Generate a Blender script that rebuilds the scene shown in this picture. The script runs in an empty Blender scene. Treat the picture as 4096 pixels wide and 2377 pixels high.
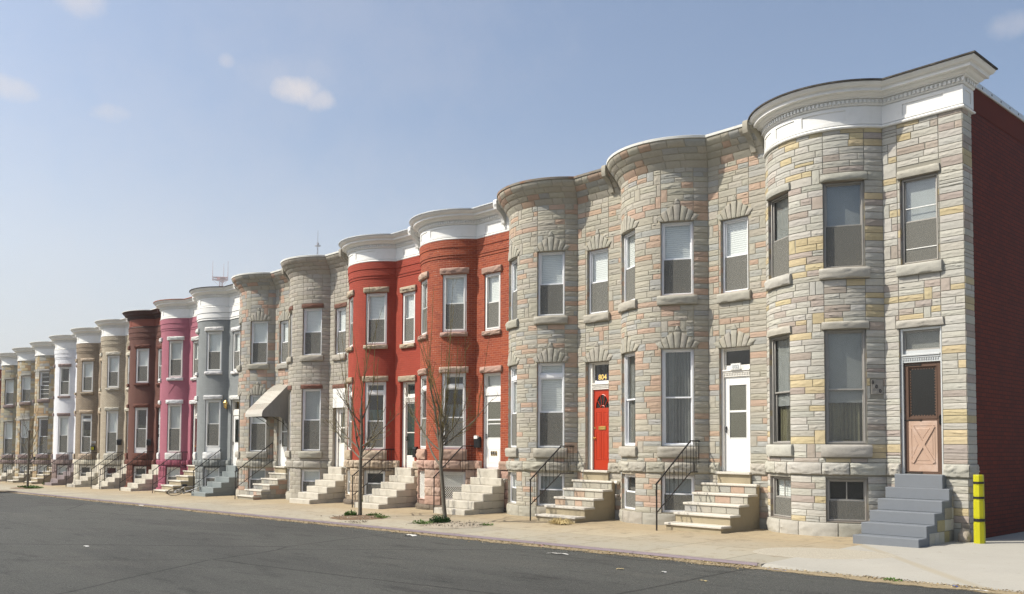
import bpy, math, random
from math import sin, cos, pi, sqrt, acos, asin, atan2, radians
from mathutils import Matrix, Vector, noise

scene = bpy.context.scene
COL = scene.collection
# ------------------------------------------------------------------ constants (metres)
W = 4.3; STEP = 0.0597; SLOPE = STEP / W
R = 1.6025; CY = 0.8525; A = asin(1.357 / R); CX = -W + 1.357
S1 = 2 * R * A; UB = 1.586; S2 = S1 + UB
S = lambda deg: R * (A + radians(deg))
WR = (S(14.5), S(44.0)); WL = (S(-44.0), S(-14.5)); WF = (S2 - 1.22, S2 - 0.48); DO = (S2 - 1.28, S2 - 0.45)
Z2 = (5.52, 7.34); Z1 = (1.85, 4.23); ZB = (0.25, 1.15); ZF = (5.50, 7.27); ZD = (1.26, 4.20)
NH = 17
def gz(x, y):            # height of the pavement
    return SLOPE * x + 0.02 * min(0.0, y) if y > -5.3 else SLOPE * x - 0.152 + 0.010 * min(5.0, (-5.3 - y))

# ------------------------------------------------------------------ mesh builder
class MB:
    def __init__(s): s.v = []; s.f = []; s.m = []; s.c = []; s.uv = []
    def vert(s, p, c=(1, 1, 1), uv=(0, 0)):
        s.v.append((p[0], p[1], p[2])); s.c.append(c); s.uv.append(uv); return len(s.v) - 1
    def face(s, idx, m=0): s.f.append(tuple(idx)); s.m.append(m)
    def quad(s, a, b, c, d, m=0, col=(1, 1, 1)):
        i = [s.vert(p, col) for p in (a, b, c, d)]; s.face(i, m)
    def box(s, x0, x1, y0, y1, z0, z1, b=0.0, m=0, col=(1, 1, 1)):
        if x1 < x0: x0, x1 = x1, x0
        if y1 < y0: y0, y1 = y1, y0
        if z1 < z0: z0, z1 = z1, z0
        b = min(b, (x1-x0)*.45, (y1-y0)*.45, (z1-z0)*.45)
        if b <= 0:
            i = [s.vert((x, y, z), col) for z in (z0, z1) for x, y in ((x0, y0), (x1, y0), (x1, y1), (x0, y1))]
            for q in ((0,3,2,1),(4,5,6,7),(0,1,5,4),(1,2,6,5),(2,3,7,6),(3,0,4,7)): s.face([i[k] for k in q], m)
            return
        X = (x0, x1); Y = (y0, y1); Z = (z0, z1); V = {}
        for a in (0, 1):
            for c in (0, 1):
                for d in (0, 1):
                    sx = b if a == 0 else -b; sy = b if c == 0 else -b; sz = b if d == 0 else -b
                    V[a, c, d, 0] = s.vert((X[a], Y[c]+sy, Z[d]+sz), col)
                    V[a, c, d, 1] = s.vert((X[a]+sx, Y[c], Z[d]+sz), col)
                    V[a, c, d, 2] = s.vert((X[a]+sx, Y[c]+sy, Z[d]), col)
        for a in (0, 1):
            s.face([V[a,0,0,0], V[a,1,0,0], V[a,1,1,0], V[a,0,1,0]][::(1 if a else -1)], m)
            s.face([V[0,a,0,1], V[1,a,0,1], V[1,a,1,1], V[0,a,1,1]][::(-1 if a else 1)], m)
            s.face([V[0,0,a,2], V[1,0,a,2], V[1,1,a,2], V[0,1,a,2]][::(1 if a else -1)], m)
        for p in (0, 1):
            for q in (0, 1):
                s.face([V[p,q,0,0], V[p,q,0,1], V[p,q,1,1], V[p,q,1,0]], m)
                s.face([V[p,0,q,0], V[p,0,q,2], V[p,1,q,2], V[p,1,q,0]], m)
                s.face([V[0,p,q,1], V[0,p,q,2], V[1,p,q,2], V[1,p,q,1]], m)
                for r in (0, 1): s.face([V[p,q,r,0], V[p,q,r,1], V[p,q,r,2]], m)
    def tube(s, pts, rad, n=6, m=0, col=(1, 1, 1), cap=True):
        pts = [Vector(p) for p in pts]
        if not hasattr(rad, '__len__'): rad = [rad] * len(pts)
        rings = []
        for i, p in enumerate(pts):
            t = (pts[min(i+1, len(pts)-1)] - pts[max(i-1, 0)])
            if t.length < 1e-9: t = Vector((0, 0, 1))
            t.normalize(); a = t.cross(Vector((0, 0, 1)))
            if a.length < .05: a = t.cross(Vector((1, 0, 0)))
            a.normalize(); b = t.cross(a)
            rings.append([s.vert(p + (a*cos(2*pi*k/n) + b*sin(2*pi*k/n)) * rad[i], col) for k in range(n)])
        for i in range(len(rings)-1):
            for k in range(n):
                s.face([rings[i][k], rings[i][(k+1) % n], rings[i+1][(k+1) % n], rings[i+1][k]], m)
        if cap: s.face(rings[0][::-1], m); s.face(rings[-1], m)
    def ring(s, x0, x1, z0, z1, w, y0, y1, m=0, col=(1, 1, 1), wb=None, wt=None):
        wb = w if wb is None else wb; wt = w if wt is None else wt
        s.box(x0, x0+w, y0, y1, z0, z1, .004, m, col); s.box(x1-w, x1, y0, y1, z0, z1, .004, m, col)
        s.box(x0+w, x1-w, y0+.002, y1-.002, z0, z0+wb, .004, m, col); s.box(x0+w, x1-w, y0+.002, y1-.002, z1-wt, z1, .004, m, col)
    def ball(s, c, r, sx=1, sy=1, sz=1, n=8, m=0, col=(1, 1, 1), jit=0):
        rings = []
        for i in range(1, n):
            ph = pi*i/n; ring = []
            for k in range(n+2):
                a = 2*pi*k/(n+2); d = Vector((sin(ph)*cos(a), sin(ph)*sin(a), cos(ph)))
                rr = r*(1 + jit*noise.noise(d*2.1 + Vector(c)*3))
                ring.append(s.vert((c[0]+d.x*rr*sx, c[1]+d.y*rr*sy, c[2]+d.z*rr*sz), col))
            rings.append(ring)
        t = s.vert((c[0], c[1], c[2]+r*sz), col); b = s.vert((c[0], c[1], c[2]-r*sz), col); N = n+2
        for k in range(N):
            s.face([t, rings[0][k], rings[0][(k+1) % N]], m); s.face([b, rings[-1][(k+1) % N], rings[-1][k]], m)
            for i in range(len(rings)-1): s.face([rings[i][k], rings[i+1][k], rings[i+1][(k+1) % N], rings[i][(k+1) % N]], m)
    def mesh(s, name, mats, smooth=None):
        me = bpy.data.meshes.new(name); me.from_pydata(s.v, [], s.f); me.update()
        for m in (mats if isinstance(mats, (list, tuple)) else [mats]): me.materials.append(m)
        me.polygons.foreach_set('material_index', s.m)
        ca = me.color_attributes.new('Col', 'FLOAT_COLOR', 'POINT')
        ca.data.foreach_set('color', [x for c in s.c for x in (c[0], c[1], c[2], 1.0)])
        ul = me.uv_layers.new(name='UVMap'); idx = [0]*len(me.loops); me.loops.foreach_get('vertex_index', idx)
        ul.data.foreach_set('uv', [x for i in idx for x in s.uv[i]])
        if smooth:
            me.polygons.foreach_set('use_smooth', [True]*len(me.polygons)); me.set_sharp_from_angle(angle=radians(smooth))
        me.validate(); return me

def obj(name, mb, mats, parent=None, smooth=None, loc=None, rotz=0):
    me = mb if isinstance(mb, bpy.types.Mesh) else mb.mesh(name, mats, smooth)
    o = bpy.data.objects.new(name, me); COL.objects.link(o)
    if parent: o.parent = parent
    if loc is not None: o.location = loc
    o.rotation_euler.z = rotz
    return o
def tag(o, label=None, cat=None, group=None, kind=None):
    if label: o['label'] = label
    if cat: o['category'] = cat
    if group: o['group'] = group
    if kind: o['kind'] = kind
    return o
def empty(name, loc, label=None, cat=None, group=None, rotz=0, rot=None):
    o = bpy.data.objects.new(name, None); COL.objects.link(o); o.location = loc; o.empty_display_size = .3
    if rot: o.rotation_euler = rot
    else: o.rotation_euler.z = rotz
    return tag(o, label, cat, group)

# ------------------------------------------------------------------ materials
def newmat(name):
    m = bpy.data.materials.new(name); m.use_nodes = True; nt = m.node_tree
    return m, nt, nt.nodes['Principled BSDF']
def nd(nt, t, **kw):
    n = nt.nodes.new(t)
    for k, v in kw.items():
        if k in n.inputs: n.inputs[k].default_value = v
        else: setattr(n, k, v)
    return n
def mixc(nt, fac, a, b, bt='MIX'):
    n = nt.nodes.new('ShaderNodeMix'); n.data_type = 'RGBA'; n.blend_type = bt
    for sock, v in ((n.inputs[0], fac), (n.inputs[6], a), (n.inputs[7], b)):
        if isinstance(v, (int, float)): sock.default_value = v
        elif isinstance(v, tuple): sock.default_value = (*v[:3], 1)
        else: nt.links.new(v, sock)
    return n.outputs[2]
def ramp(nt, src, p0, p1, c0=(0, 0, 0), c1=(1, 1, 1)):
    r = nt.nodes.new('ShaderNodeValToRGB'); e = r.color_ramp.elements
    e[0].position = p0; e[1].position = p1; e[0].color = (*c0, 1); e[1].color = (*c1, 1)
    nt.links.new(src, r.inputs[0]); return r.outputs[0]
def coords(nt, scale=(1, 1, 1), kind='Object'):
    t = nt.nodes.new('ShaderNodeTexCoord'); mp = nt.nodes.new('ShaderNodeMapping'); mp.inputs['Scale'].default_value = scale
    nt.links.new(t.outputs[kind], mp.inputs[0]); return mp.outputs[0]
def tnoise(nt, vec, scale, detail=4, rough=.6):
    n = nd(nt, 'ShaderNodeTexNoise', Scale=scale, Detail=detail, Roughness=rough); nt.links.new(vec, n.inputs['Vector']); return n.outputs['Fac']
def bump(nt, bs, h, strength, dist=.01):
    b = nd(nt, 'ShaderNodeBump', Strength=strength, Distance=dist); nt.links.new(h, b.inputs['Height']); nt.links.new(b.outputs[0], bs.inputs['Normal'])

def mat(name, col, rough=.7, var=.15, vs=6., bmp=.15, bs_=60., spec=.3, metal=0., stain=None, stain_amt=.5, stain_scale=1.2, bdist=.004):
    m, nt, bs = newmat(name); v = coords(nt)
    f = tnoise(nt, v, vs, 5)
    c = mixc(nt, f, tuple(x*(1-var) for x in col), tuple(min(1, x*(1+var)) for x in col))
    if stain:
        g = ramp(nt, tnoise(nt, v, stain_scale, 6, .7), .5, .72)
        mm = nt.nodes.new('ShaderNodeMath'); mm.operation = 'MULTIPLY'; mm.inputs[1].default_value = stain_amt
        nt.links.new(g, mm.inputs[0]); c = mixc(nt, mm.outputs[0], c, stain)
    nt.links.new(c, bs.inputs['Base Color']); bs.inputs['Roughness'].default_value = rough
    bs.inputs['Specular IOR Level'].default_value = spec; bs.inputs['Metallic'].default_value = metal
    if bmp: bump(nt, bs, tnoise(nt, v, bs_, 4), bmp, bdist)
    return m
def mat_attr(name, rough=.88, var=.16, bmp=.35):   # stones: the colour of each stone is stored per stone
    m, nt, bs = newmat(name); v = coords(nt)
    a = nt.nodes.new('ShaderNodeAttribute'); a.attribute_name = 'Col'
    f = tnoise(nt, v, 14, 6, .65); g = tnoise(nt, v, 1.3, 4)
    c = mixc(nt, 1.0, a.outputs['Color'], mixc(nt, f, (.80*(1-var),)*3, (.80*(1+var),)*3), 'MULTIPLY')
    c = mixc(nt, 1.0, c, mixc(nt, g, (.86, .85, .82), (1.12, 1.12, 1.12)), 'MULTIPLY')
    nt.links.new(c, bs.inputs['Base Color']); bs.inputs['Roughness'].default_value = rough; bs.inputs['Specular IOR Level'].default_value = .2
    bump(nt, bs, tnoise(nt, v, 45, 6, .7), bmp, .012); return m
def mat_brick(name, col, col2, mortar, bmp=.5, size=(.205, .068), msz=.007, dirt=(.3, .2, .15), dirt_amt=.15, speck=0., scale=1.):
    m, nt, bs = newmat(name); uv = coords(nt, (scale, scale, scale), 'UV'); v = coords(nt)
    b = nt.nodes.new('ShaderNodeTexBrick'); nt.links.new(uv, b.inputs['Vector'])
    for k, x in (('Scale', 1.), ('Mortar Size', msz), ('Mortar Smooth', .3), ('Brick Width', size[0]), ('Row Height', size[1]), ('Bias', 0.)): b.inputs[k].default_value = x
    b.inputs['Color1'].default_value = (*col, 1); b.inputs['Color2'].default_value = (*col2, 1); b.inputs['Mortar'].default_value = (*mortar, 1)
    f = tnoise(nt, v, 2.2, 6, .65)
    c = mixc(nt, 1.0, b.outputs['Color'], mixc(nt, f, (.8, .8, .8), (1.18, 1.18, 1.18)), 'MULTIPLY')
    g = ramp(nt, tnoise(nt, v, .9, 7, .75), .52, .75); mm = nt.nodes.new('ShaderNodeMath'); mm.operation = 'MULTIPLY'; mm.inputs[1].default_value = dirt_amt
    nt.links.new(g, mm.inputs[0]); c = mixc(nt, mm.outputs[0], c, dirt)
    if speck:
        h = ramp(nt, tnoise(nt, v, 9, 5, .8), .6, .68); m2 = nt.nodes.new('ShaderNodeMath'); m2.operation = 'MULTIPLY'
        nt.links.new(h, m2.inputs[0]); nt.links.new(b.outputs['Fac'], m2.inputs[1]); c = mixc(nt, m2.outputs[0], c, (.6, .5, .42))
    nt.links.new(c, bs.inputs['Base Color']); bs.inputs['Roughness'].default_value = .75; bs.inputs['Specular IOR Level'].default_value = .25
    ih = nt.nodes.new('ShaderNodeMath'); ih.operation = 'SUBTRACT'; ih.inputs[0].default_value = 1; nt.links.new(b.outputs['Fac'], ih.inputs[1])
    ad = nt.nodes.new('ShaderNodeMath'); ad.operation = 'MULTIPLY_ADD'; ad.inputs[1].default_value = .35
    nt.links.new(tnoise(nt, v, 40, 4), ad.inputs[0]); nt.links.new(ih.outputs[0], ad.inputs[2])
    bump(nt, bs, ad.outputs[0], bmp, .008); return m
def mat_glass(name, tint=(.955, .965, .96), refl=.02):
    m, nt, bs = newmat(name); nt.nodes.remove(bs)
    lw = nt.nodes.new('ShaderNodeLayerWeight'); pw = nd(nt, 'ShaderNodeMath', operation='POWER'); nt.links.new(lw.outputs['Facing'], pw.inputs[0]); pw.inputs[1].default_value = 4.; mm = nd(nt, 'ShaderNodeMath', operation='MULTIPLY_ADD'); nt.links.new(pw.outputs[0], mm.inputs[0]); mm.inputs[1].default_value = .5; mm.inputs[2].default_value = .035+refl
    tr = nd(nt, 'ShaderNodeBsdfTransparent', Color=(*tint, 1)); gl = nd(nt, 'ShaderNodeBsdfGlossy', Roughness=.015, Color=(1, 1, 1, 1))
    b = nd(nt, 'ShaderNodeBump', Strength=.04, Distance=.02); nt.links.new(tnoise(nt, coords(nt), 2.5, 1), b.inputs['Height']); nt.links.new(b.outputs[0], gl.inputs['Normal'])
    mx = nt.nodes.new('ShaderNodeMixShader'); nt.links.new(mm.outputs[0], mx.inputs[0]); nt.links.new(tr.outputs[0], mx.inputs[1]); nt.links.new(gl.outputs[0], mx.inputs[2])
    nt.links.new(mx.outputs[0], nt.nodes['Material Output'].inputs[0]); return m
def mat_screen(name, col=(.06, .06, .055), op=.6):
    m, nt, bs = newmat(name); bs.inputs['Base Color'].default_value = (*col, 1); bs.inputs['Roughness'].default_value = .8
    tr = nt.nodes.new('ShaderNodeBsdfTransparent'); mx = nd(nt, 'ShaderNodeMixShader', Fac=op)
    nt.links.new(tr.outputs[0], mx.inputs[1]); nt.links.new(bs.outputs[0], mx.inputs[2]); nt.links.new(mx.outputs[0], nt.nodes['Material Output'].inputs[0]); return m
def mat_blind(name, col, period=.05, tr=0.):
    m, nt, bs = newmat(name); v = coords(nt); w = nt.nodes.new('ShaderNodeTexWave'); w.bands_direction = 'Z'; w.inputs['Scale'].default_value = 1/(period*2)*.62
    nt.links.new(v, w.inputs['Vector']); c = mixc(nt, w.outputs['Fac'], tuple(x*.8 for x in col), col); nt.links.new(c, bs.inputs['Base Color']); bs.inputs['Roughness'].default_value = .6
    bump(nt, bs, w.outputs['Fac'], .4, .01); return m

M = {}
M['white'] = mat('white paint', (.72, .72, .70), .45, .04, 3, .08, 30, stain=(.5, .49, .44), stain_amt=.25, stain_scale=2.5)
M['white_old'] = mat('aged white paint', (.72, .70, .65), .6, .06, 3, .15, 30, stain=(.36, .33, .27), stain_amt=.4, stain_scale=3)
M['vinyl'] = mat('white vinyl', (.80, .81, .83), .35, .02, 3, 0)
M['alu'] = mat('weathered aluminium', (.34, .325, .30), .5, .15, 8, .1, 40, metal=.3)
M['glass'] = mat_glass('window glass')
M['glass_dark'] = mat_glass('dark door glass', (.22, .22, .22), .03)
M['glass_green'] = mat_glass('green backed glass', (.5, .62, .57), .03)
M['screen'] = mat_screen('insect screen', (.17, .168, .15), .62)
M['screen_olive'] = mat_screen('storm door screen', (.13, .125, .09), .75)
M['blind'] = mat_blind('white slatted blind', (.76, .78, .76))
M['shade'] = mat('roller shade', (.50, .51, .50), .8, .1, 3, .1)
M['shade_dark'] = mat('dim roller shade', (.23, .24, .235), .8, .15, 3, .1)
M['shade_grey'] = mat('grey roller shade', (.33, .35, .35), .8, .1, 3, .1)
M['curtain'] = mat('olive curtain', (.15, .14, .085), .9, .3, 5, .2, 20)
M['curtain_grey'] = mat('grey curtain', (.19, .19, .175), .9, .2, 5, .2, 20)
M['curtain_green'] = mat('green curtain', (.13, .18, .14), .9, .25, 5, .2, 20)
M['black'] = mat('black iron', (.016, .015, .014), .45, .3, 8, .1, 40, stain=(.10, .045, .02), stain_amt=.35, stain_scale=8)
M['blackp'] = mat('black plastic', (.012, .012, .013), .35, .1, 8, 0)
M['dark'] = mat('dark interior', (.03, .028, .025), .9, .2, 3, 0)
M['tar'] = mat('tar edge', (.05, .045, .04), .9, .5, 5, .5, 30, stain=(.25, .23, .2), stain_amt=.5, stain_scale=6)
M['zinc'] = mat('metal flashing', (.55, .57, .57), .4, .15, 3, .1, 20, metal=.4)
M['lightedge'] = mat('white metal edge', (.68, .68, .64), .5, .12, 3, .1, 20, stain=(.3, .25, .17), stain_amt=.3, stain_scale=4)
M['rustedge'] = mat('rusted edge', (.22, .20, .17), .8, .3, 5, .3, 30, stain=(.28, .11, .03), stain_amt=.95, stain_scale=3)
M['terraedge'] = mat('terracotta edge', (.28, .10, .05), .8, .3, 5, .3, 30)
M['stone'] = mat_attr('cast stone facing'); M['rock'] = mat_attr('rock faced stone', .85, .22, .6)
M['roof'] = mat('flat roof felt', (.10, .10, .10), .9, .3, 1, .4, 20)
M['party'] = mat('party wall', (.12, .05, .04), .9, .3, 2, .3, 30)
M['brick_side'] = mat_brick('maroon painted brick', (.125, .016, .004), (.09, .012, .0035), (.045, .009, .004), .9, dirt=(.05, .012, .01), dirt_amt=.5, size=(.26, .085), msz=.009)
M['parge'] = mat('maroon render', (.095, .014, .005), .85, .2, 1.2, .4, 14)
M['br806'] = mat_brick('orange red brick', (.32, .068, .026), (.22, .042, .019), (.34, .13, .08), .7, dirt=(.14, .035, .025), dirt_amt=.55, speck=1.)
M['br808'] = mat_brick('red painted brick', (.31, .048, .026), (.285, .043, .024), (.25, .040, .022), .6, dirt=(.21, .04, .024), dirt_amt=.55)
M['br814'] = mat_brick('grey painted brick', (.225, .24, .242), (.215, .23, .232), (.19, .205, .208), .6, dirt=(.16, .17, .17), dirt_amt=.3)
M['br816'] = mat_brick('pink painted brick', (.34, .12, .158), (.325, .113, .15), (.30, .10, .135), .5, dirt=(.30, .09, .13), dirt_amt=.4)
M['br818'] = mat_brick('brown painted brick', (.118, .050, .037), (.112, .047, .035), (.10, .041, .031), .5, dirt=(.10, .035, .025), dirt_amt=.3)
M['br820'] = mat_brick('buff brick', (.42, .37, .285), (.36, .31, .235), (.21, .175, .125), .8, dirt=(.22, .17, .11), dirt_amt=.4)
M['br822'] = mat_brick('tan brick', (.29, .235, .17), (.24, .19, .135), (.145, .115, .085), .8, dirt=(.15, .10, .065), dirt_amt=.5)
M['br824'] = mat_brick('white painted brick', (.68, .69, .72), (.66, .67, .70), (.60, .61, .64), .6, dirt=(.5, .5, .5), dirt_amt=.2)
M['br832'] = mat_brick('dull red brick', (.28, .05, .04), (.24, .045, .035), (.2, .1, .08), .5)
M['paint814'] = M['white']
M['marble'] = mat('white marble', (.47, .44, .375), .6, .18, 2.5, .3, 30, stain=(.25, .225, .175), stain_amt=.75, stain_scale=2.2)
M['granite'] = mat('granite tread', (.52, .49, .43), .7, .3, 40, .3, 60)
M['concrete'] = mat('concrete side', (.33, .28, .19), .9, .18, 2.2, .4, 30, stain=(.17, .145, .10), stain_amt=.6, stain_scale=1.6)
M['bluegrey'] = mat('blue grey step paint', (.155, .17, .19), .65, .12, 3, .35, 30, stain=(.12, .125, .13), stain_amt=.35, stain_scale=3)
M['grey814'] = mat('grey step paint', (.20, .225, .225), .7, .08, 3, .25, 30)
M['mauve'] = mat('mauve step paint', (.20, .165, .165), .7, .1, 3, .3, 30)
M['red_door'] = mat('red gloss door paint', (.40, .030, .006), .3, .04, 3, .03, 30, spec=.5)
M['maroon_door'] = mat('dark red door paint', (.12, .012, .012), .4, .1, 3, .03)
M['brown_door'] = mat('brown door paint', (.095, .055, .038), .5, .08, 3, .05, 30)
M['peach'] = mat('faded peach panel', (.41, .285, .215), .5, .10, 2.2, .05, 30, stain=(.52, .42, .37), stain_amt=.5, stain_scale=2.5)
M['wood_door'] = mat('varnished wood door', (.16, .075, .035), .4, .25, 4, .1, 20)
M['brass'] = mat('brass', (.70, .48, .16), .3, .1, 8, 0, metal=.9)
M['gold'] = mat('gilt numerals', (.75, .55, .18), .4, .05, 8, 0)
M['navy'] = mat('navy plate', (.03, .03, .06), .4, .05, 8, 0)
M['yellow'] = mat('yellow plastic sleeve', (.42, .40, .010), .4, .06, 4, .05, 30, stain=(.42, .42, .02), stain_amt=.3, stain_scale=4)
M['tape'] = mat('black band', (.015, .015, .015), .5, .1, 8, 0)
M['silver'] = mat('polished metal', (.6, .6, .6), .25, .05, 8, 0, metal=.9)
M['tyre'] = mat('tyre rubber', (.02, .02, .02), .8, .1, 8, 0)
M['carred'] = mat('red car paint', (.40, .012, .012), .25, .03, 3, 0, spec=.6)
M['carglass'] = mat('car glass', (.02, .025, .03), .08, .03, 3, 0, spec=.6)
M['lampred'] = mat('red tail lamp', (.5, .02, .01), .2, .03, 3, 0, spec=.6)
M['lampamber'] = mat('amber lamp', (.7, .2, .02), .2, .03, 3, 0, spec=.6)
M['bark'] = mat('grey bark', (.125, .11, .085), .9, .3, 18, .6, 40)
M['twig'] = mat('olive bark', (.15, .12, .045), .85, .35, 10, .2, 40)
M['leaf'] = mat('weed green', (.075, .15, .025), .8, .45, 12, .1)
M['leafdark'] = mat('dark leaf green', (.03, .085, .018), .6, .4, 12, .1)
M['straw'] = mat('dry straw', (.50, .40, .20), .9, .3, 14, .1)
M['mulch'] = mat('mulch soil', (.14, .09, .055), .95, .6, 9, 1., 25, stain=(.28, .24, .17), stain_amt=.7, stain_scale=7, bdist=.02)
M['awning'] = mat('pale awning metal', (.47, .45, .40), .5, .06, 3, .05, stain=(.5, .30, .27), stain_amt=.25, stain_scale=2)
M['awning_side'] = mat('grey awning metal', (.22, .21, .20), .6, .1, 3, .05)
M['paper'] = mat('paper', (.75, .74, .70), .8, .1, 10, 0)
M['pinkpaper'] = mat('pink scrap', (.65, .35, .33), .8, .1, 10, 0)
M['bluep'] = mat('blue scrap', (.05, .12, .5), .5, .1, 10, 0)
M['steel'] = mat('steel kerb edge', (.20, .165, .185), .5, .2, 3, .2, 30, metal=.3)
M['tower'] = mat('tower steel red', (.35, .16, .16), .6, .1, 1, 0)
M['towerb'] = mat('tower steel grey', (.22, .22, .26), .6, .1, 1, 0)
M['mesh'] = mat('white window guard', (.7, .69, .64), .5, .1, 3, 0)
M['lettering'] = mat('dark lettering', (.03, .03, .035), .6, .05, 8, 0)

# ------------------------------------------------------------------ path of the front
def Pw(s, o, c=False):       # wall point, exact in s: returns (x, y, nx, ny)
    if s <= S1 + 1e-6:
        Ao = acos(min(1, (CY + o) / (R + o))) if o > 0 else A
        th = max(-Ao, min(Ao, s / R - A)); return CX + (R+o)*sin(th), CY - (R+o)*cos(th), sin(th), -cos(th)
    if s <= S2 + 1e-6:
        xl = CX + sqrt(max(0, (R+o)**2 - (CY+o)**2)) if o > 0 else -UB
        x = s - S2 + o*max(0, 1-(S2-s)/.1) if c else min(s - S2, -(xl + UB) - .004 if o > 0 else 0)
        return max(xl, x), -o, 0., -1.
    return o, -o + (s - S2)*(1 + o/.45), 1., 0.
def Ps(s, o, c=False, ret=.5):   # mitred sweep path
    if s <= S1 + 1e-6:
        Ao = acos((CY + o) / (R + o)); th = (s / S1 * 2 - 1) * Ao
        return CX + (R+o)*sin(th), CY - (R+o)*cos(th), sin(th), -cos(th)
    xl = CX + sqrt((R+o)**2 - (CY+o)**2); xr = o if c else -(xl + UB) - .004
    if s <= S2 + 1e-6:
        t = (s - S1) / (S2 - S1); return xl + (xr - xl)*t, -o, 0., -1.
    t = (s - S2) / ret; return o, -o + (ret + o + max(0, o-.02)*.75)*t, 1., 0.
ARC = [S1*i/28 for i in range(29)]
def samples(s0, s1, extra=()):
    r = sorted({round(x, 5) for x in [s0, s1] + [a for a in ARC + [S2] + list(extra) if s0 < a < s1]}); return r
def sweep(mb, prof, s0, s1, c=False, ret=.5, m=0, caps=True, col=(1, 1, 1), dense=None):
    ss = samples(s0, s1); idx = []
    for s in ss:
        row = []
        for o, z in prof:
            x, y, _, _ = Ps(s, o, c, ret); row.append(mb.vert((x, y, z), col, (s, z)))
        idx.append(row)
    n = len(prof)
    for i in range(len(ss)-1):
        for j in range(n-1): mb.face([idx[i][j], idx[i+1][j], idx[i+1][j+1], idx[i][j+1]], m)
    if caps: mb.face(idx[0][::1], m); mb.face(idx[-1][::-1], m)

# ------------------------------------------------------------------ stones
def cov_o(z, cove):
    """outward offset of the base surface at height z"""
    if not cove or z < cove[0][0]: return 0.
    for (z0, o0), (z1, o1) in zip(cove, cove[1:]):
        if z <= z1: return o0 + (o1-o0)*(z-z0)/(z1-z0)
    return cove[-1][1]
def stone(mb, q, t0, amp, rng, col, res, corner=False, cove=None, gap=.006, rocky=0., base=0., slope_dir=None, path=Pw):
    """q: four (s,z) corners bl, br, tr, tl"""
    (a, b, c, d) = q; L = abs(b[0]-a[0])+1e-6; H = abs(d[1]-a[1])+1e-6
    nx = max(3, min(res[0], int(L/.032)+2)); ny = max(3, min(res[1], int(H/.014)+2))
    eu = min(.3, .007/L); ev = min(.3, .007/H)
    us = [gap/L*.5, gap/L*.5+eu] + [eu*1.5 + (1-3*eu)*i/(nx-1) for i in range(nx)][1:-1] + [1-gap/L*.5-eu, 1-gap/L*.5]
    vs = [gap/H*.5, gap/H*.5+ev] + [ev*1.5 + (1-3*ev)*i/(ny-1) for i in range(ny)][1:-1] + [1-gap/H*.5-ev, 1-gap/H*.5]
    ph = rng.uniform(0, 50); pk = rng.uniform(.38, .62); wob = rng.uniform(.05, .14); fr = rng.uniform(8, 18); tilt = rng.uniform(-.25, .25)
    am = amp*rng.uniform(.55, 1.15); jit = rng.uniform(-.003, .003)
    rows = []
    for v in vs:
        row = []
        for u in us:
            s = (a[0]*(1-u)+b[0]*u)*(1-v) + (d[0]*(1-u)+c[0]*u)*v; z = (a[1]*(1-u)+b[1]*u)*(1-v) + (d[1]*(1-u)+c[1]*u)*v
            if u in (us[0], us[-1]) or v in (vs[0], vs[-1]): h = -.004
            else:
                du = min(u, 1-u)*L; dv = min(v, 1-v)*H
                p = pk + wob*sin(ph + u*L*fr) + tilt*(u-.5)*.5 + .06*noise.noise((u*L*9, ph, 0))
                p = max(.18, min(.85, p))
                if v < p: q_ = max(0., (v-(p-.2))/.2); pr = q_*q_*(3-2*q_)
                else: pr = ((1-v)/(1-p))**1.1
                ed = min(1, du/.06)*min(1, dv/.02)
                n = noise.noise((u*L*16, v*H*26, ph)); n2 = noise.noise((u*L*40+v*H*30, v*H*45, ph))
                n3 = noise.noise((u*L*22+v*H*20, v*H*20-u*L*6, ph+9)); h = t0 + jit + am*pr*ed*max(.05, .6+1.1*n+.7*n3) + (rocky*(n*.6+n2*.35) + .004*n2)*min(1, du/.03)*min(1, dv/.03)
                if rocky: h -= t0*.35*(max(0, 1-du/.03)**2 + max(0, 1-dv/.03)**2)
            o = cov_o(z, cove) + base + h
            x, y, nx_, ny_ = path(s, max(o, 0) if o > -.003 else o, corner)
            if o <= -.003: pass
            row.append(mb.vert((x, y, z), col, (s, z)))
        rows.append(row)
    for j in range(len(vs)-1):
        for i in range(len(us)-1): mb.face([rows[j][i], rows[j][i+1], rows[j+1][i+1], rows[j+1][i]])
def jitter(c, rng, a=.08):
    k = 1 + rng.uniform(-a, a); return (c[0]*k*(1+rng.uniform(-.02, .02)), c[1]*k, c[2]*k*(1+rng.uniform(-.03, .03)))
def pick(pal, rng):
    r = rng.random()*sum(w for _, w in pal)
    for c, w in pal:
        r -= w
        if r <= 0: return jitter(c, rng)
    return pal[0][0]
def rows_between(z0, z1, h, rng, var=.2):
    n = max(1, round((z1-z0)/h)); ws = [1+rng.uniform(-var, var) for _ in range(n)]; t = sum(ws); out = [z0]
    for w in ws: out.append(out[-1] + (z1-z0)*w/t)
    out[-1] = z1; return out
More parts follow.
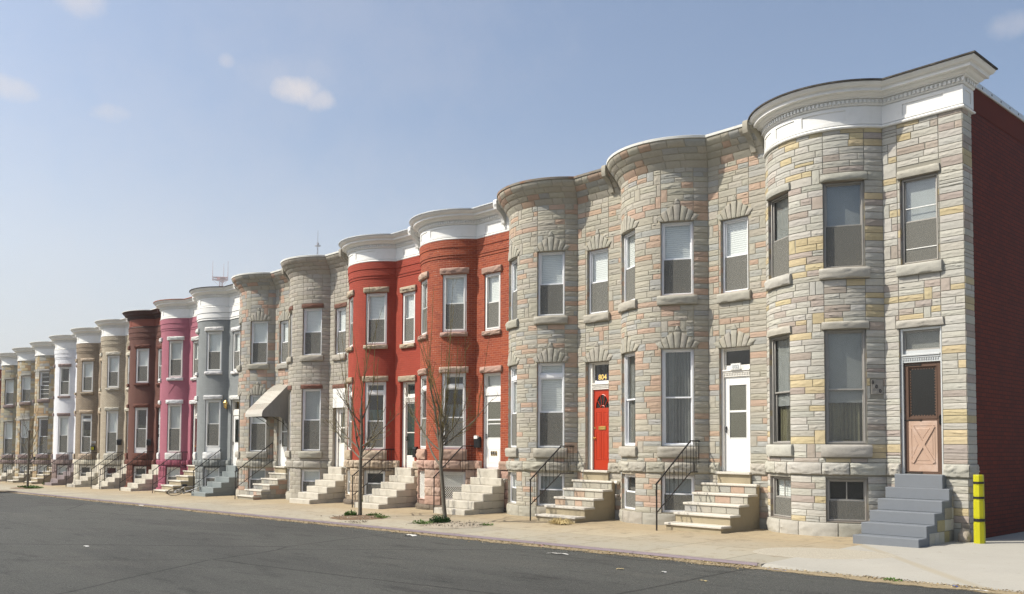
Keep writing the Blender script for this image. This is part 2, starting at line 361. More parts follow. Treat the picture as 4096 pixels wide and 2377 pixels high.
def lay(mb, zs, ranges, blocked, pal, rng, lens, t0, amp, res, corner=False, cove=None, jump=.1, split=.08, rocky=0., gap=.006, regular=False, base=0.):
    blocked = list(blocked)
    for r in range(len(zs)-1):
        z0, z1 = zs[r], zs[r+1]; h = z1-z0
        for (ra, rb) in ranges:
            iv = [(ra, rb)]
            for (b0, b1, c0, c1) in blocked:
                if min(z1, c1) - max(z0, c0) > .35*h:
                    nv = []
                    for (p, q) in iv:
                        if b1 <= p or b0 >= q: nv.append((p, q)); continue
                        if b0 > p: nv.append((p, b0))
                        if b1 < q: nv.append((b1, q))
                    iv = nv
            for (p, q) in iv:
                if q-p < .03: continue
                x = p; first = True
                while x < q - 1e-4:
                    L = rng.uniform(*lens)
                    if regular: L = lens[0] if not (first and r % 2) else lens[0]*.5
                    first = False
                    if q - (x+L) < lens[0]*.45: L = q-x
                    if L > lens[1]*1.3: L = L*.5
                    e = min(q, x+L); zt = z1
                    if jump and rng.random() < jump and r+2 < len(zs) and e-x < .36 and zs[r+2]-z0 < .42:
                        ok = True
                        for (b0, b1, c0, c1) in blocked:
                            if b0 < e and b1 > x and c0 < zs[r+2] and c1 > z1+.005: ok = False
                        if ok:
                            e = min(e, x+rng.uniform(.12, .2)) if q-x > .3 else e
                            zt = zs[r+2]; blocked.append((x, e, z1, zt))
                    elif split and rng.random() < split and h > .11:
                        zm = z0 + h*.5
                        for (k0, k1) in ((z0, zm), (zm, z1)):
                            stone(mb, ((x, k0), (e, k0), (e, k1), (x, k1)), t0, amp*.8, rng, pick(pal, rng), res, corner, cove, gap, rocky, base)
                        x = e; continue
                    sk = rng.uniform(-.025, .025) if (rng.random() < .15 and e < q-.05 and e-x > .15) else 0
                    stone(mb, ((x, z0), (e, z0), (e+sk if sk < 0 else e, zt), (x, zt)), t0, amp, rng, pick(pal, rng), res, corner, cove, gap, rocky, base)
                    x = e

# ------------------------------------------------------------------ wall sheet with openings
OPEN = [(WR, Z2), (WR, Z1), (WR, ZB), (WL, Z2), (WL, Z1), (WL, ZB), (WF, ZF), (DO, ZD)]
def wall_sheet(mb, col, bands, zbot=-.2, ztop=8.6, corner=False, ret=.45, m=0, send=None):
    """bands: [(z0, offset)] ascending: above z0 the face stands that far out"""
    send = send or (S2 + (ret if corner else 0))
    se = sorted({round(x, 5) for x in samples(0, send) + [v for (a, b), _ in OPEN for v in (a, b)]})
    ze = sorted({zbot, ztop} | {z for _, zz in OPEN for z in zz if zbot < z < ztop} | {b[0] for b in bands if zbot < b[0] < ztop})
    def off(z):
        o = 0
        for b in bands:
            if z >= b[0]-1e-6: o = b[1]
        return o
    cache = {}
    def V(s, z, o):
        k = (s, round(z, 4), o)
        if k not in cache:
            x, y, _, _ = Pw(s, o, corner); cache[k] = mb.vert((x, y, z), col, (s, z))
        return cache[k]
    for j in range(len(ze)-1):
        z0, z1 = ze[j], ze[j+1]; zm = (z0+z1)/2; o = off(zm)
        for i in range(len(se)-1):
            sm = (se[i]+se[i+1])/2
            if any(a < sm < b and c < zm < d for (a, b), (c, d) in OPEN): continue
            mb.face([V(se[i], z0, o), V(se[i+1], z0, o), V(se[i+1], z1, o), V(se[i], z1, o)], m)
        if j+2 < len(ze):
            o2 = off((z1+ze[j+2])/2)
            if o2 != o:
                for i in range(len(se)-1): mb.face([V(se[i], z1, o), V(se[i+1], z1, o), V(se[i+1], z1, o2), V(se[i], z1, o2)], m)
def set_openings(k):
    global OPEN, WR, WL
    a, b, c, d = ((14.7, 43.7, -44, -14) if k == 0 else ((16.6, 44.8, -41.5, -11.5) if k < 3 else (17.8, 46.6, -38, -7.8)))
    WR = (S(a), S(b)); WL = (S(c), S(d)); OPEN = [(WR, Z2), (WR, Z1), (WR, ZB), (WL, Z2), (WL, Z1), (WL, ZB), (WF, ZF), (DO, ZD)]
def chord(op):
    (a, b), _ = op
    x0, y0, _, _ = Pw(a, 0); x1, y1, _, _ = Pw(b, 0); c = Vector((x0, y0, 0)); d = Vector((x1, y1, 0)); e = (d-c).normalized()
    n = Vector((-e.y, e.x, 0))     # inward
    return c, d, e, n
def reveal(mb, op, depth, colf, out=.015, m=0, corner=False):
    c, d, e, n = chord(op); (a, b), (z0, z1) = op
    ss = samples(a, b)
    def inner(p): 
        v = Vector((p[0], p[1], 0)) - c; t = v.dot(e); return c + e*t + n*depth
    pts = [Pw(s, out, corner) for s in ss]; inn = [inner(p) for p in pts]
    inn[0] = c + n*depth; inn[-1] = d + n*depth
    for i in range(len(ss)-1):
        for z in (z0, z1):
            ids = [mb.vert((p[0], p[1], z), colf(z), (ss[i], z)) for p in (pts[i], pts[i+1], inn[i+1], inn[i])]; mb.face(ids, m)
    h = .125; k = max(1, round((z1-z0)/h))
    for p, q, sgn in ((pts[0], inn[0], 0), (pts[-1], inn[-1], 1)):
        for i in range(k):
            za = z0+(z1-z0)*i/k; zb = z0+(z1-z0)*(i+1)/k; cc = colf(za+.001+sgn*7)
            ids = [mb.vert(v, cc, u) for v, u in (((p[0], p[1], za), (a, za)), ((q[0], q[1], za), (a+depth, za)), ((q[0], q[1], zb), (a+depth, zb)), ((p[0], p[1], zb), (a, zb)))]
            mb.face(ids, m)

# ------------------------------------------------------------------ windows (shared meshes, local frame: x along, y inward, z up, origin bottom centre)
WC = {}
def cached(key, fn):
    if key not in WC: WC[key] = fn()
    return WC[key]
def curtain_mesh(w, h, mname, amp=.025, waves=9):
    mb = MB(); n = 40
    for i in range(n+1):
        x = -w/2 + w*i/n; y = amp*sin(i/n*waves*2*pi) + amp*.4*sin(i*1.7)
        mb.vert((x, y, 0)); mb.vert((x, y*.8, h))
    for i in range(n): mb.face([2*i, 2*i+2, 2*i+3, 2*i+1])
    return mb.mesh('curtain', M[mname], 60)
def window(parent, w, h, loc, rotz, st):
    """st: frame material, fw, transom height, screen, upper dressing, lower dressing"""
    fm = st.get('mat', 'vinyl'); fw = st.get('fw', .05); tr = st.get('tr', 0); sw = st.get('sw', .038); name = st.get('name', 'window')
    dp = st.get('dp', .13)
    key = (round(w, 3), round(h, 3), fm, fw, tr, sw, dp, st.get('meet', .5), st.get('sillb', 0))
    sb = st.get('sillb', 0)
    def fr():
        mb = MB(); mb.ring(-w/2, w/2, 0, h, fw, 0, dp, wb=fw*.8+sb)
        mb.ring(-w/2+fw*.6, w/2-fw*.6, fw*.5+sb, h-fw*.6, fw*.55, -.012, .02)
        if tr: mb.box(-w/2+fw, w/2-fw, .01, dp-.01, h-tr-.05, h-tr+.05, .005)
        return mb.mesh('window', M[fm], 40)
    root = obj(name, cached(key+('f',), fr), None, parent, None, loc, rotz)
    x0, x1 = -w/2+fw, w/2-fw; zb = fw*.8+sb; zt = h-fw if not tr else h-tr-.05; zm = zb + (zt-zb)*st.get('meet', .5)
    def sash(z0, z1, y, nm, mid=0):
        def f():
            mb = MB(); mb.ring(x0, x1, z0, z1, sw, y, y+.03)
            if mid: 
                for q in range(mid): xx = x0+(x1-x0)*(q+1)/(mid+1); mb.box(xx-.01, xx+.01, y+.004, y+.024, z0+sw, z1-sw)
            return mb.mesh(nm, M[fm], 40)
        obj(nm, cached(key+(nm, z0, z1, y, mid), f), None, root)
        def g():
            mb = MB(); mb.box(x0+sw-.004, x1-sw+.004, y+.012, y+.018, z0+sw-.004, z1-sw+.004); return mb.mesh('pane', M[st.get('glass', 'glass')])
        obj('pane', cached(key+('g', z0, z1, y, st.get('glass')), g), None, root)
    sash(zm-.02, zt, .03, 'upper_sash', st.get('mid', 0)); sash(zb, zm+.02, .065, 'lower_sash', st.get('mid', 0))
    if tr: sash(h-tr+.05, h-fw, .04, 'transom_sash')
    if st.get('screen', 1):
        def g():
            mb = MB(); mb.box(x0+.01, x1-.01, .02, .024, zb+.012, zm-.015); return mb.mesh('insect_screen', M['screen'])
        obj('insect_screen', cached(key+('s',), g), None, root)
    top = h-fw
    u = st.get('up', 'blind'); lo = st.get('lo', None)
    def dress(kind, z0, z1, y):
        if kind in ('curtain', 'curtain_grey', 'curtain_green'):
            o = obj('curtain', cached((w, round(z1-z0, 3), kind, 'c'), lambda: curtain_mesh(w-2*fw+.02, z1-z0, kind)), None, root); o.location = (0, y+.03, z0)
        elif kind:
            def g():
                mb = MB(); mb.box(x0-.01, x1+.01, y, y+.008, z0, z1); return mb.mesh('window_blind', M[kind])
            obj('window_blind', cached(key+(kind, z0, z1, y), g), None, root)
    if u: dress(u, zb + (top-zb)*st.get('ulow', .02), top, .105)
    if lo: dress(lo, zb, zb+(top-zb)*.6, .15)
    return root

def place(op):
    c, d, e, n = chord(op); mid = (c+d)/2; return mid, (d-c).length, atan2(e.y, e.x), n

# ------------------------------------------------------------------ text
def text_mesh(body, size, ext, mname, bold=False):
    cu = bpy.data.curves.new('lettering', 'FONT'); cu.body = body; cu.size = size; cu.extrude = ext; cu.align_x = 'CENTER'; cu.align_y = 'CENTER'
    if bold: cu.offset = size*.02
    cu.resolution_u = 3
    o = bpy.data.objects.new('lettering', cu); COL.objects.link(o)
    dg = bpy.context.evaluated_depsgraph_get(); me = bpy.data.meshes.new_from_object(o.evaluated_get(dg)); bpy.data.objects.remove(o)
    me.transform(Matrix.Rotation(radians(90), 4, 'X')); me.materials.clear(); me.materials.append(M[mname]); return me
def text_obj(name, body, size, ext, mname, parent, loc, rotz=0, bold=False, roty=0):
    o = bpy.data.objects.new(name, text_mesh(body, size, ext, mname, bold)); COL.objects.link(o); o.parent = parent; o.location = loc; o.rotation_euler = (0, roty, rotz); return o

# ------------------------------------------------------------------ cornices
def wood_cornice(k, root, mname, edge, corner=False, frieze=None, z=8.42, dent=True):
    s1 = S2 + (.5 if corner else 0); ret = .5
    fm = frieze or mname
    mb = MB(); P = [(-.05, z), (.03, z), (.06, z+.005), (.07, z+.03), (.055, z+.05), (.03, z+.065), (.018, z+.08), (.018, z+.46), (.035, z+.475), (.05, z+.48), (.062, z+.5), (.062, z+.6),
        (.10, z+.60), (.115, z+.605), (.12, z+.625), (.15, z+.635), (.18, z+.655), (.20, z+.68), (.205, z+.69), (.27, z+.695), (.275, z+.70), (.275, z+.745), (.285, z+.75), (.29, z+.765), (.32, z+.775), (.345, z+.795), (.36, z+.825), (.375, z+.84), (.375, z+.86), (-.05, z+.86)]
    sweep(mb, P, 0, s1, corner, ret)
    cor = obj('cornice', mb, M[mname], root, 35)
    if frieze:
        mb = MB(); sweep(mb, [(.0, z+.082), (.022, z+.082), (.022, z+.458), (.0, z+.458)], 0, s1, corner, ret); obj('frieze', mb, M[frieze], cor, 35)
    # raised rails round the frieze panels
    mb = MB(); zz0, zz1 = z+.085, z+.455
    bars = []
    def rail(s0, s1_, a, b): sweep(mb, [(.0, a), (.036, a), (.036, b), (.0, b)], s0, s1_, corner, ret)
    rail(.0, s1, zz0, zz0+.07); rail(0, s1, zz1-.07, zz1)
    cuts = [0, .22, .60, .74, 1.16, 1.30, 2.02, 2.16, S1-.34, S1-.0, S1+.38, S2-.30, S2]
    # uprights between panels
    for a, b in ((0, .2), (.66, .86), (1.42, 1.60), (2.50, S1), (S1, S1+.42), (S2-.36, S2)): rail(a, b, zz0+.07, zz1-.07)
    if corner: rail(S2, S2+.12, zz0+.07, zz1-.07); rail(S2+.38, S2+.5, zz0+.07, zz1-.07)
    obj('frieze_panelling', mb, M[fm], cor, 35)
    if dent:
        mb = MB(); s = .04
        while s < s1-.02:
            if abs(s-S1) > .03 and not (corner and abs(s-S2) < .04):
                a, b = s, s+.042; q = [Ps(t, o, corner, ret) for t, o in ((a, .06), (b, .06), (b, .10), (a, .10))]
                lo = [mb.vert((p[0], p[1], z+.515)) for p in q]; hi = [mb.vert((p[0], p[1], z+.585)) for p in q]
                mb.face(lo); mb.face(hi)
                for i in range(4): mb.face([lo[i], lo[(i+1) % 4], hi[(i+1) % 4], hi[i]])
            s += .083
        obj('dentils', mb, M[mname], cor)
    mb = MB(); sweep(mb, [(-.3, z+.862), (.40, z+.862), (.405, z+.865), (.405, z+.895), (.39, z+.90), (-.3, z+.91)], 0, s1, corner, ret); obj('roof_edge', mb, M[edge], cor)
    return cor
def cove_cornice(k, root, pal, rng, mortar, edge, z=8.62, regular=False, res=(5, 4)):
    cove = [(z, 0), (z+.06, .03), (z+.18, .09), (z+.32, .18), (z+.44, .27), (z+.55, .345), (z+.62, .36)]
    mb = MB(); prof = [(-.05, z-.02)] + [(max(0, o-.004), zz) for zz, o in cove] + [(-.05, z+.62)]
    sweep(mb, prof, 0, S2, False, .5, 0, True, mortar)
    zs = [z-.01, z+.17, z+.31, z+.44, z+.61]
    def path(s, o, c=False): return Ps(s, max(o, .001), c)
    for j in range(4):
        for ra, rb in ((.0, S1), (S1, S2)):
            x = ra
            while x < rb-1e-4:
                L = rng.uniform(.25, .55) if not regular else (.42 if x > ra or j % 2 else .2)
                if rb-(x+L) < .15: L = rb-x
                stone(mb, ((x, zs[j]), (min(rb, x+L), zs[j]), (min(rb, x+L), zs[j+1]), (x, zs[j+1])), .008, .008, rng, pick(pal, rng), res, False, cove, .008, path=path); x += L
    cor = obj('cornice', mb, M['stone'], root, 40)
    mb = MB(); sweep(mb, [(-.3, z+.622), (.37, z+.622), (.385, z+.625), (.39, z+.68), (.37, z+.69), (-.3, z+.70)], 0, S2, False); obj('roof_edge', mb, M[edge], cor)
    return cor
def bracket(root, mname, z, white=True):
    mb = MB(); x0, x1 = -.335, -.205
    prof = [(-.02, z-.30), (-.10, z-.30), (-.12, z-.22), (-.17, z-.12), (-.24, z-.04), (-.34, z+.03), (-.42, z+.08), (-.445, z+.16), (-.445, z+.33), (-.42, z+.37), (-.36, z+.37), (-.30, z+.33), (-.02, z+.33)]
    n = len(prof); a = [mb.vert((x0, y, zz), PALM['b']) for y, zz in prof]; b = [mb.vert((x1, y, zz), PALM['b']) for y, zz in prof]
    mb.face(a); mb.face(b[::-1])
    for i in range(n): mb.face([a[i], a[(i+1) % n], b[(i+1) % n], b[i]])
    if white:
        mb.tube([(-.27, -.445, z+.22), (-.27, -.465, z+.22)], .045, 10)
        mb.tube([(-.27, -.465, z+.22), (-.27, -.475, z+.22)], .018, 8)
        mb.tube([(-.31, -.13, z-.34), (-.31, -.13, z-.28)], .02, 6); mb.tube([(-.26, -.13, z-.34), (-.26, -.13, z-.28)], .02, 6)
    obj('cornice_bracket', mb, M[mname], root, 40)
PALM = {'b': (.36, .35, .31)}

# ------------------------------------------------------------------ doors (local frame: x across the opening from its left, y inward, z up from the sill)
DW = DO[1] - DO[0]; DX = -1.28; DH = ZD[1] - ZD[0]
def scallop_frame(mb, x0, x1, z0, z1, y, wv=.02, r=.028):
    nz = max(3, round((z1-z0)/(2*r))); nx = max(2, round((x1-x0)/(2*r)))
    def disc(cx, cz, rx, rz):
        n = 10; c0 = mb.vert((cx, y, cz)); ids = [mb.vert((cx+rx*cos(2*pi*i/n), y, cz+rz*sin(2*pi*i/n))) for i in range(n)]
        for i in range(n): mb.face([c0, ids[i], ids[(i+1) % n]])
    for i in range(nz+1):
        for x in (x0, x1): disc(x, z0+(z1-z0)*i/nz, r*.8, r*.62)
    for i in range(nx+1):
        for z in (z0, z1): disc(x0+(x1-x0)*i/nx, z, r*.62, r*.8)
def crosshead(mb, x0, x1, z, y):      # moulded transom bar with small dentils
    mb.box(x0, x1, y-.05, y+.06, z+.13, z+.17, .008); mb.box(x0, x1, y-.03, y+.06, z+.09, z+.13, .008)
    mb.box(x0, x1, y-.012, y+.06, z, z+.09, .004)
    n = int((x1-x0)/.045)
    for i in range(n): xx = x0+.01+i*.045; mb.box(xx, xx+.022, y-.03, y-.01, z+.045, z+.085)
    for i in range(n//2): xx = x0+.03+i*.09; mb.box(xx, xx+.05, y-.04, y-.02, z+.135, z+.16, .01)
def door(root, style, k):
    """everything inside the door opening"""
    f = style.get('frame', 'white_old'); jl = style.get('jl', .05); jr = .045; y0 = style.get('y', .07)
    ox, oz = DX, ZD[0]; zl = style.get('leaf_h', 2.24); tz = style.get('tz', 2.46)
    fr = MB()
    fr.box(0, jl, y0-.03, y0+.16, 0, DH, .006); fr.box(DW-jr, DW, y0-.03, y0+.16, 0, DH, .006); fr.box(jl, DW-jr, y0-.02, y0+.16, DH-.05, DH, .006)
    if style.get('cross'): crosshead(fr, jl-.02, DW-jr, zl, y0)
    else: fr.box(jl, DW-jr, y0-.01, y0+.12, zl, tz, .01)
    fr.box(jl, DW-jr, y0+.03, y0+.10, zl, tz+.03, .004)
    df = obj('door_frame', fr, M[f], root, None, (ox, 0, oz))
    # transom light
    if not style.get('board'):
        t = MB(); t.ring(jl, DW-jr, tz+.02, DH-.05, .035, y0+.03, y0+.08); tw = obj('transom_window', t, M[style.get('tmat', f)], root, None, (ox, 0, oz))
        g = MB(); g.box(jl+.03, DW-jr-.03, y0+.05, y0+.056, tz+.05, DH-.08); obj('pane', g, M[style.get('tglass', 'glass')], tw)
        if style.get('tback'):
            g = MB(); g.box(jl+.01, DW-jr-.01, y0+.13, y0+.14, tz, DH-.05); obj('window_blind', g, M[style['tback']], tw)
    else:
        t = MB()
        for i in range(4): t.box(-.01, DW+.01, -.02, .01, zl-.02+i*.185, zl-.02+i*.185+.181, .004)
        obj('cover_board', t, M['white'], root, None, (ox, 0, oz))
    # leaf
    x0, x1 = jl+.004, DW-jr-.004; w = x1-x0; yl = y0+.02; kind = style['kind']; mn = style.get('leaf', 'white')
    def hole_panel(mb, hx0, hx1, hz0, hz1, th=.035):   # leaf with one rectangular hole
        mb.box(x0, hx0, yl, yl+th, 0, zl, .004); mb.box(hx1, x1, yl, yl+th, 0, zl, .004)
        mb.box(hx0, hx1, yl+.001, yl+th-.001, 0, hz0, .003); mb.box(hx0, hx1, yl+.001, yl+th-.001, hz1, zl, .003)
    lb = MB(); panes = []; extra = []
    if kind == 'two_lite':
        a, b = x0+.13, x1-.13; z0, z1 = style.get('z0', .80), zl-.20; zm = (z0+z1)/2
        if style.get('wide'): a, b = x0+.09, x1-.07
        hole_panel(lb, a, b, z0, z1); lb.box(a, b, yl, yl+.03, zm-.025, zm+.025, .004)
        lb.ring(a-.02, b+.02, z0-.02, z1+.02, .02, yl-.006, yl+.01)
        panes = [(a, b, z0, zm-.02, style.get('glow', 'screen_olive')), (a, b, zm+.02, z1, style.get('gup', 'screen_olive'))]
        if style.get('lowpanel'):
            lb.ring(x0+.10, x1-.10, .18, .62, .02, yl-.006, yl+.006); lb.box(x0+.04, x1-.04, yl-.006, yl+.004, .04, .10, .003)
            lb.box(a, b, yl-.002, yl+.02, zm-.14, zm-.11, .003)
    elif kind == 'full':
        a, b = x0+.035, x1-.035; hole_panel(lb, a, b, .42, zl-.05); lb.box(a, b, yl+.002, yl+.03, 1.18, 1.21, .003)
        for i in range(5): lb.box(a+.01, b-.01, yl-.004, yl+.004, .06+i*.07, .115+i*.07, .003)
        panes = [(a, b, .42, zl-.05, 'glass_green')]
    elif kind == 'fan':
        a, b = x0+.07, x1-.07; cx = (a+b)/2; rx = (b-a)/2*.98; zc = zl-.50; rz = .36
        # body around the half round light
        n = 14; arc = [(cx-rx*cos(pi*i/n), zc+rz*sin(pi*i/n)) for i in range(n+1)]
        lb.box(x0, x1, yl+.002, yl+.035, 0, zc-.0, .004)
        lb.box(x0, arc[0][0], yl+.002, yl+.035, zc, zl, .003); lb.box(arc[-1][0], x1, yl+.002, yl+.035, zc, zl, .003)
        for i in range(n):
            (xa, za), (xb, zb_) = arc[i], arc[i+1]
            lb.quad((xa, yl+.003, za), (xb, yl+.003, zb_), (xb, yl+.003, zl), (xa, yl+.003, zl)); lb.quad((xa, yl+.003, za), (xb, yl+.003, zb_), (xb, yl+.035, zb_), (xa, yl+.035, za))
        lb.box(arc[0][0], arc[-1][0], yl+.002, yl+.035, zl-.03, zl, .0)
        for an in (36, 72, 108, 144): lb.tube([(cx+.08*cos(radians(an)), yl+.012, zc+.05*sin(radians(an))), (cx+rx*cos(radians(an)), yl+.012, zc+rz*sin(radians(an)))], .009, 6)
        lb.tube([(cx+.08*cos(pi*i/8), yl+.012, zc+.06*sin(pi*i/8)) for i in range(9)], .012, 6)
        lb.tube([(p[0], yl+.004, p[1]) for p in arc], .012, 6)
        g = MB(); g.box(a, b, yl+.02, yl+.026, zc-.01, zl-.1); extra.append(('pane', g, 'glass_dark'))
        m_ = MB()
        for (pa, pb) in ((a+.01, cx-.035), (cx+.035, b-.01)):
            for (za, zb_) in ((.28, 1.05), (1.22, zc-.10)):
                lb.ring(pa, pb, za, zb_, .022, yl-.006, yl+.01); lb.box(pa+.05, pb-.05, yl-.004, yl+.01, za+.05, zb_-.05, .006)
        m_.box(cx-.13, cx+.13, yl-.018, yl, 1.085, 1.185, .008); m_.ring(cx-.105, cx+.105, 1.10, 1.17, .012, yl-.024, yl-.012); extra.append(('letter_slot', m_, 'brass'))
        kn = MB(); kn.ball((x0+.05, yl-.035, .86), .028); kn.tube([(x0+.05, yl, .86), (x0+.05, yl-.03, .86)], .012, 8); kn.tube([(x0+.05, yl+.004, .86), (x0+.05, yl-.004, .86)], .034, 10)
        kn.tube([(x0+.05, yl+.004, 1.14), (x0+.05, yl-.014, 1.14)], .026, 10); extra.append(('handle', kn, 'brass'))
    elif kind == 'cross_buck':
        a, b = x0+.085, x1-.10; hole_panel(lb, a, b, 1.14, zl-.10); lb.ring(a-.02, b+.02, 1.10, zl-.07, .02, yl-.008, yl+.004)
        sc = MB(); sc.ring(a, b, 1.14, zl-.10, .022, yl+.016, yl+.024); scallop_frame(sc, a+.022, b-.022, 1.162, zl-.122, yl+.02)
        panes = []
        g = MB(); g.box(a, b, yl+.028, yl+.034, 1.13, zl-.09); extra.append(('pane', g, 'glass_dark')); extra.append(('scalloped_trim', sc, 'brown_door'))
        p = MB(); p.box(a-.01, b+.01, yl-.006, yl+.004, .05, 1.06, .004)
        p.ring(a+.035, b-.035, .20, .98, .016, yl-.014, yl-.004)
        xa, xb, za, zb_ = a+.06, b-.06, .225, .955; cx, cz = (xa+xb)/2, (za+zb_)/2
        for (u0, w0, u1, w1) in ((xa, za, xb, zb_), (xa, zb_, xb, za)):
            d = Vector((u1-u0, 0, w1-w0)).normalized(); nrm = Vector((-d.z, 0, d.x))*.03
            for yy in (yl-.024,):
                c4 = [Vector((u0, yy, w0))+nrm, Vector((u0, yy, w0))-nrm, Vector((u1, yy, w1))-nrm, Vector((u1, yy, w1))+nrm]
                b4 = [v+Vector((0, .02, 0)) for v in c4]; off = Vector((0, -.002 if u0 == xa and w0 == za else 0, 0)); c4 = [v+off for v in c4]
                p.quad(*c4)
                for i in range(4): p.quad(c4[i], c4[(i+1) % 4], b4[(i+1) % 4], b4[i])
        for tri in (((cx-.13, zb_-.045), (cx+.13, zb_-.045), (cx, cz+.13)), ((cx-.13, za+.045), (cx+.13, za+.045), (cx, cz-.13)), ((xa+.02, cz-.2), (xa+.02, cz+.2), (cx-.1, cz)), ((xb-.02, cz-.2), (xb-.02, cz+.2), (cx+.1, cz))):
            t3 = [p.vert((x, yl-.012, z)) for x, z in tri]; m3 = sum((Vector((x, 0, z)) for x, z in tri), Vector())/3
            b3 = [p.vert((m3.x+(x-m3.x)*1.15, yl-.005, m3.z+(z-m3.z)*1.15)) for x, z in tri]; p.face(t3)
            for i in range(3): p.face([t3[i], t3[(i+1) % 3], b3[(i+1) % 3], b3[i]])
        extra.append(('lower_panel', p, 'peach'))
        for z in (.02, 1.075, zl-.05):
            h = MB(); h.box(x0-.02, x0+.30, yl-.012, yl-.004, z-.011, z+.011, .002); h.box(x0+.30, x0+.34, yl-.012, yl-.004, z-.022, z+.022, .002); extra.append(('strap_hinge', h, 'black'))
        h = MB(); h.box(x1-.045, x1-.02, yl-.02, yl, 1.0, 1.18, .006); h.tube([(x1-.035, yl-.02, 1.16), (x1-.035, yl-.06, 1.13), (x1-.03, yl-.06, 1.02), (x1-.028, yl-.015, .97)], .009, 6); extra.append(('handle', h, 'black'))
    elif kind == 'scalloped':
        a, b = x0+.12, x1-.12; hole_panel(lb, a, b, 1.0, zl-.14)
        sc = MB(); sc.ring(a, b, 1.0, zl-.14, .03, yl+.004, yl+.012); scallop_frame(sc, a+.03, b-.03, 1.03, zl-.17, yl+.006)
        for i in range(5): lb.box(x0+.10+i*(w-.2)/5+.005, x0+.10+(i+1)*(w-.2)/5-.005, yl-.006, yl+.004, .08, .72, .004)
        g = MB(); g.box(a, b, yl+.02, yl+.026, .99, zl-.13); extra += [('pane', g, 'glass_green'), ('scalloped_trim', sc, 'white')]
    else:   # panelled
        lb.box(x0, x1, yl, yl+.04, 0, zl, .004); cx = (x0+x1)/2
        for (pa, pb) in ((x0+.09, cx-.04), (cx+.04, x1-.09)):
            for (za, zb_) in ((.2, .9), (1.05, 1.75), (1.87, zl-.1)): lb.ring(pa, pb, za, zb_, .02, yl-.008, yl+.008); lb.box(pa+.05, pb-.05, yl-.006, yl+.01, za+.05, zb_-.05, .006)
        h = MB(); h.ball((x0+.06, yl-.035, .9), .028); h.tube([(x0+.06, yl, .9), (x0+.06, yl-.03, .9)], .012, 8); h.tube([(x0+.06, yl+.003, 1.1), (x0+.06, yl-.012, 1.1)], .024, 10); extra.append(('handle', h, 'brass'))
    lf = obj('door', lb, M[mn], root, None, (ox, 0, oz))
    for (a, b, z0, z1, mm) in panes:
        g = MB(); g.box(a-.004, b+.004, yl+.014, yl+.02, z0, z1); obj('pane', g, M[mm], lf)
        if mm.startswith('screen'):
            g = MB(); g.box(a-.004, b+.004, yl+.008, yl+.011, z0, z1); obj('glass', g, M['glass'], lf)
    for n_, mb, mm in extra: obj(n_, mb, M[mm], lf)
    if kind in ('two_lite', 'full', 'scalloped'):
        g = MB(); hx = x0+.045; g.box(hx-.012, hx+.012, yl-.012, yl, .93, 1.07, .004); g.tube([(hx, yl-.012, 1.05), (hx, yl-.05, 1.04), (hx, yl-.05, .94), (hx, yl-.012, .92)], .009, 6); obj('handle', g, M['black'], lf)
        if kind != 'full' or True:     # inner door seen dimly through the storm door
            g = MB(); g.box(jl, DW-jr, y0+.14, y0+.16, 0, zl, .0); g.ring(jl+.1, DW-jr-.1, .2, 1.0, .03, y0+.125, y0+.145); g.ring(jl+.1, DW-jr-.1, 1.15, 2.05, .03, y0+.125, y0+.145)
            obj('inner_door', g, M[style.get('inner', 'wood_door')], root, None, (ox, 0, oz))
    # numbers
    if k == 1:
        g = MB(); g.box(.30, .56, y0-.075, y0-.06, zl+.16, zl+.30, .004); scallop_frame(g, .30, .56, zl+.16, zl+.30, y0-.066, r=.018)
        n_ = obj('house_number', g, M['white'], df); text_obj('digits', '802', .13, .004, 'zinc', root, (ox+.43, y0-.079, oz+zl+.23), bold=True)
    if k == 2:
        g = MB(); g.box(.26, .70, y0+.03, y0+.04, tz+.04, tz+.22, .002); obj('number_plate', g, M['navy'], df); text_obj('house_number', '804', .20, .003, 'gold', root, (ox+.47, y0+.024, oz+tz+.13), bold=True)
    if k == 4: text_obj('house_number', '808', .26, .003, 'lettering', root, (ox+.44, y0+.046, oz+tz+.25), bold=True)
    if k == 3:
        for i, ch in enumerate('806'):
            g = MB(); g.box(.29+i*.10, .36+i*.10, yl-.012, yl-.006, .40, .54, .002); p_ = obj('number_tile', g, M['brass'], lf); text_obj('house_number', ch, .13, .003, 'lettering', root, (ox+.325+i*.10, yl-.016, oz+.47), bold=True)
    if k == 9:
        for i, ch in enumerate('818'): text_obj('house_number', ch, .24, .004, 'lettering', root, (ox+.075, y0-.036, oz+1.98-.24*i), bold=True)
    return df

# ------------------------------------------------------------------ houses
G = (.415, .41, .375)
P800 = [((.51, .495, .45), 58), ((.55, .465, .30), 16), ((.42, .365, .325), 20), ((.46, .45, .40), 9)]
P802 = [((.45, .425, .36), 62), ((.40, .40, .375), 16), ((.50, .37, .285), 22)]
P810 = [((.44, .41, .355), 70), ((.41, .38, .33), 30)]
P812 = [((.42, .395, .34), 54), ((.36, .355, .335), 22), ((.48, .34, .265), 24)]
P826 = [((.46, .37, .23), 30), ((.42, .30, .18), 14), ((.40, .39, .36), 28), ((.52, .48, .38), 30)]
P830 = [((.36, .34, .26), 60), ((.42, .34, .22), 25), ((.30, .29, .26), 15)]
PINK = [((.47, .31, .25), 50), ((.52, .38, .31), 30), ((.42, .29, .23), 20)]
TAN = [((.50, .41, .31), 60), ((.44, .36, .27), 40)]
GREYP = [((.27, .29, .29), 1)]; PINKP = [((.34, .10, .15), 1)]; BROWNP = [((.15, .06, .045), 1)]
CREAM = [((.66, .62, .52), 60), ((.58, .55, .46), 40)]; PURP = [((.26, .20, .19), 60), ((.32, .25, .235), 40)]; MAROON = [((.20, .10, .075), 60), ((.17, .085, .065), 40)]
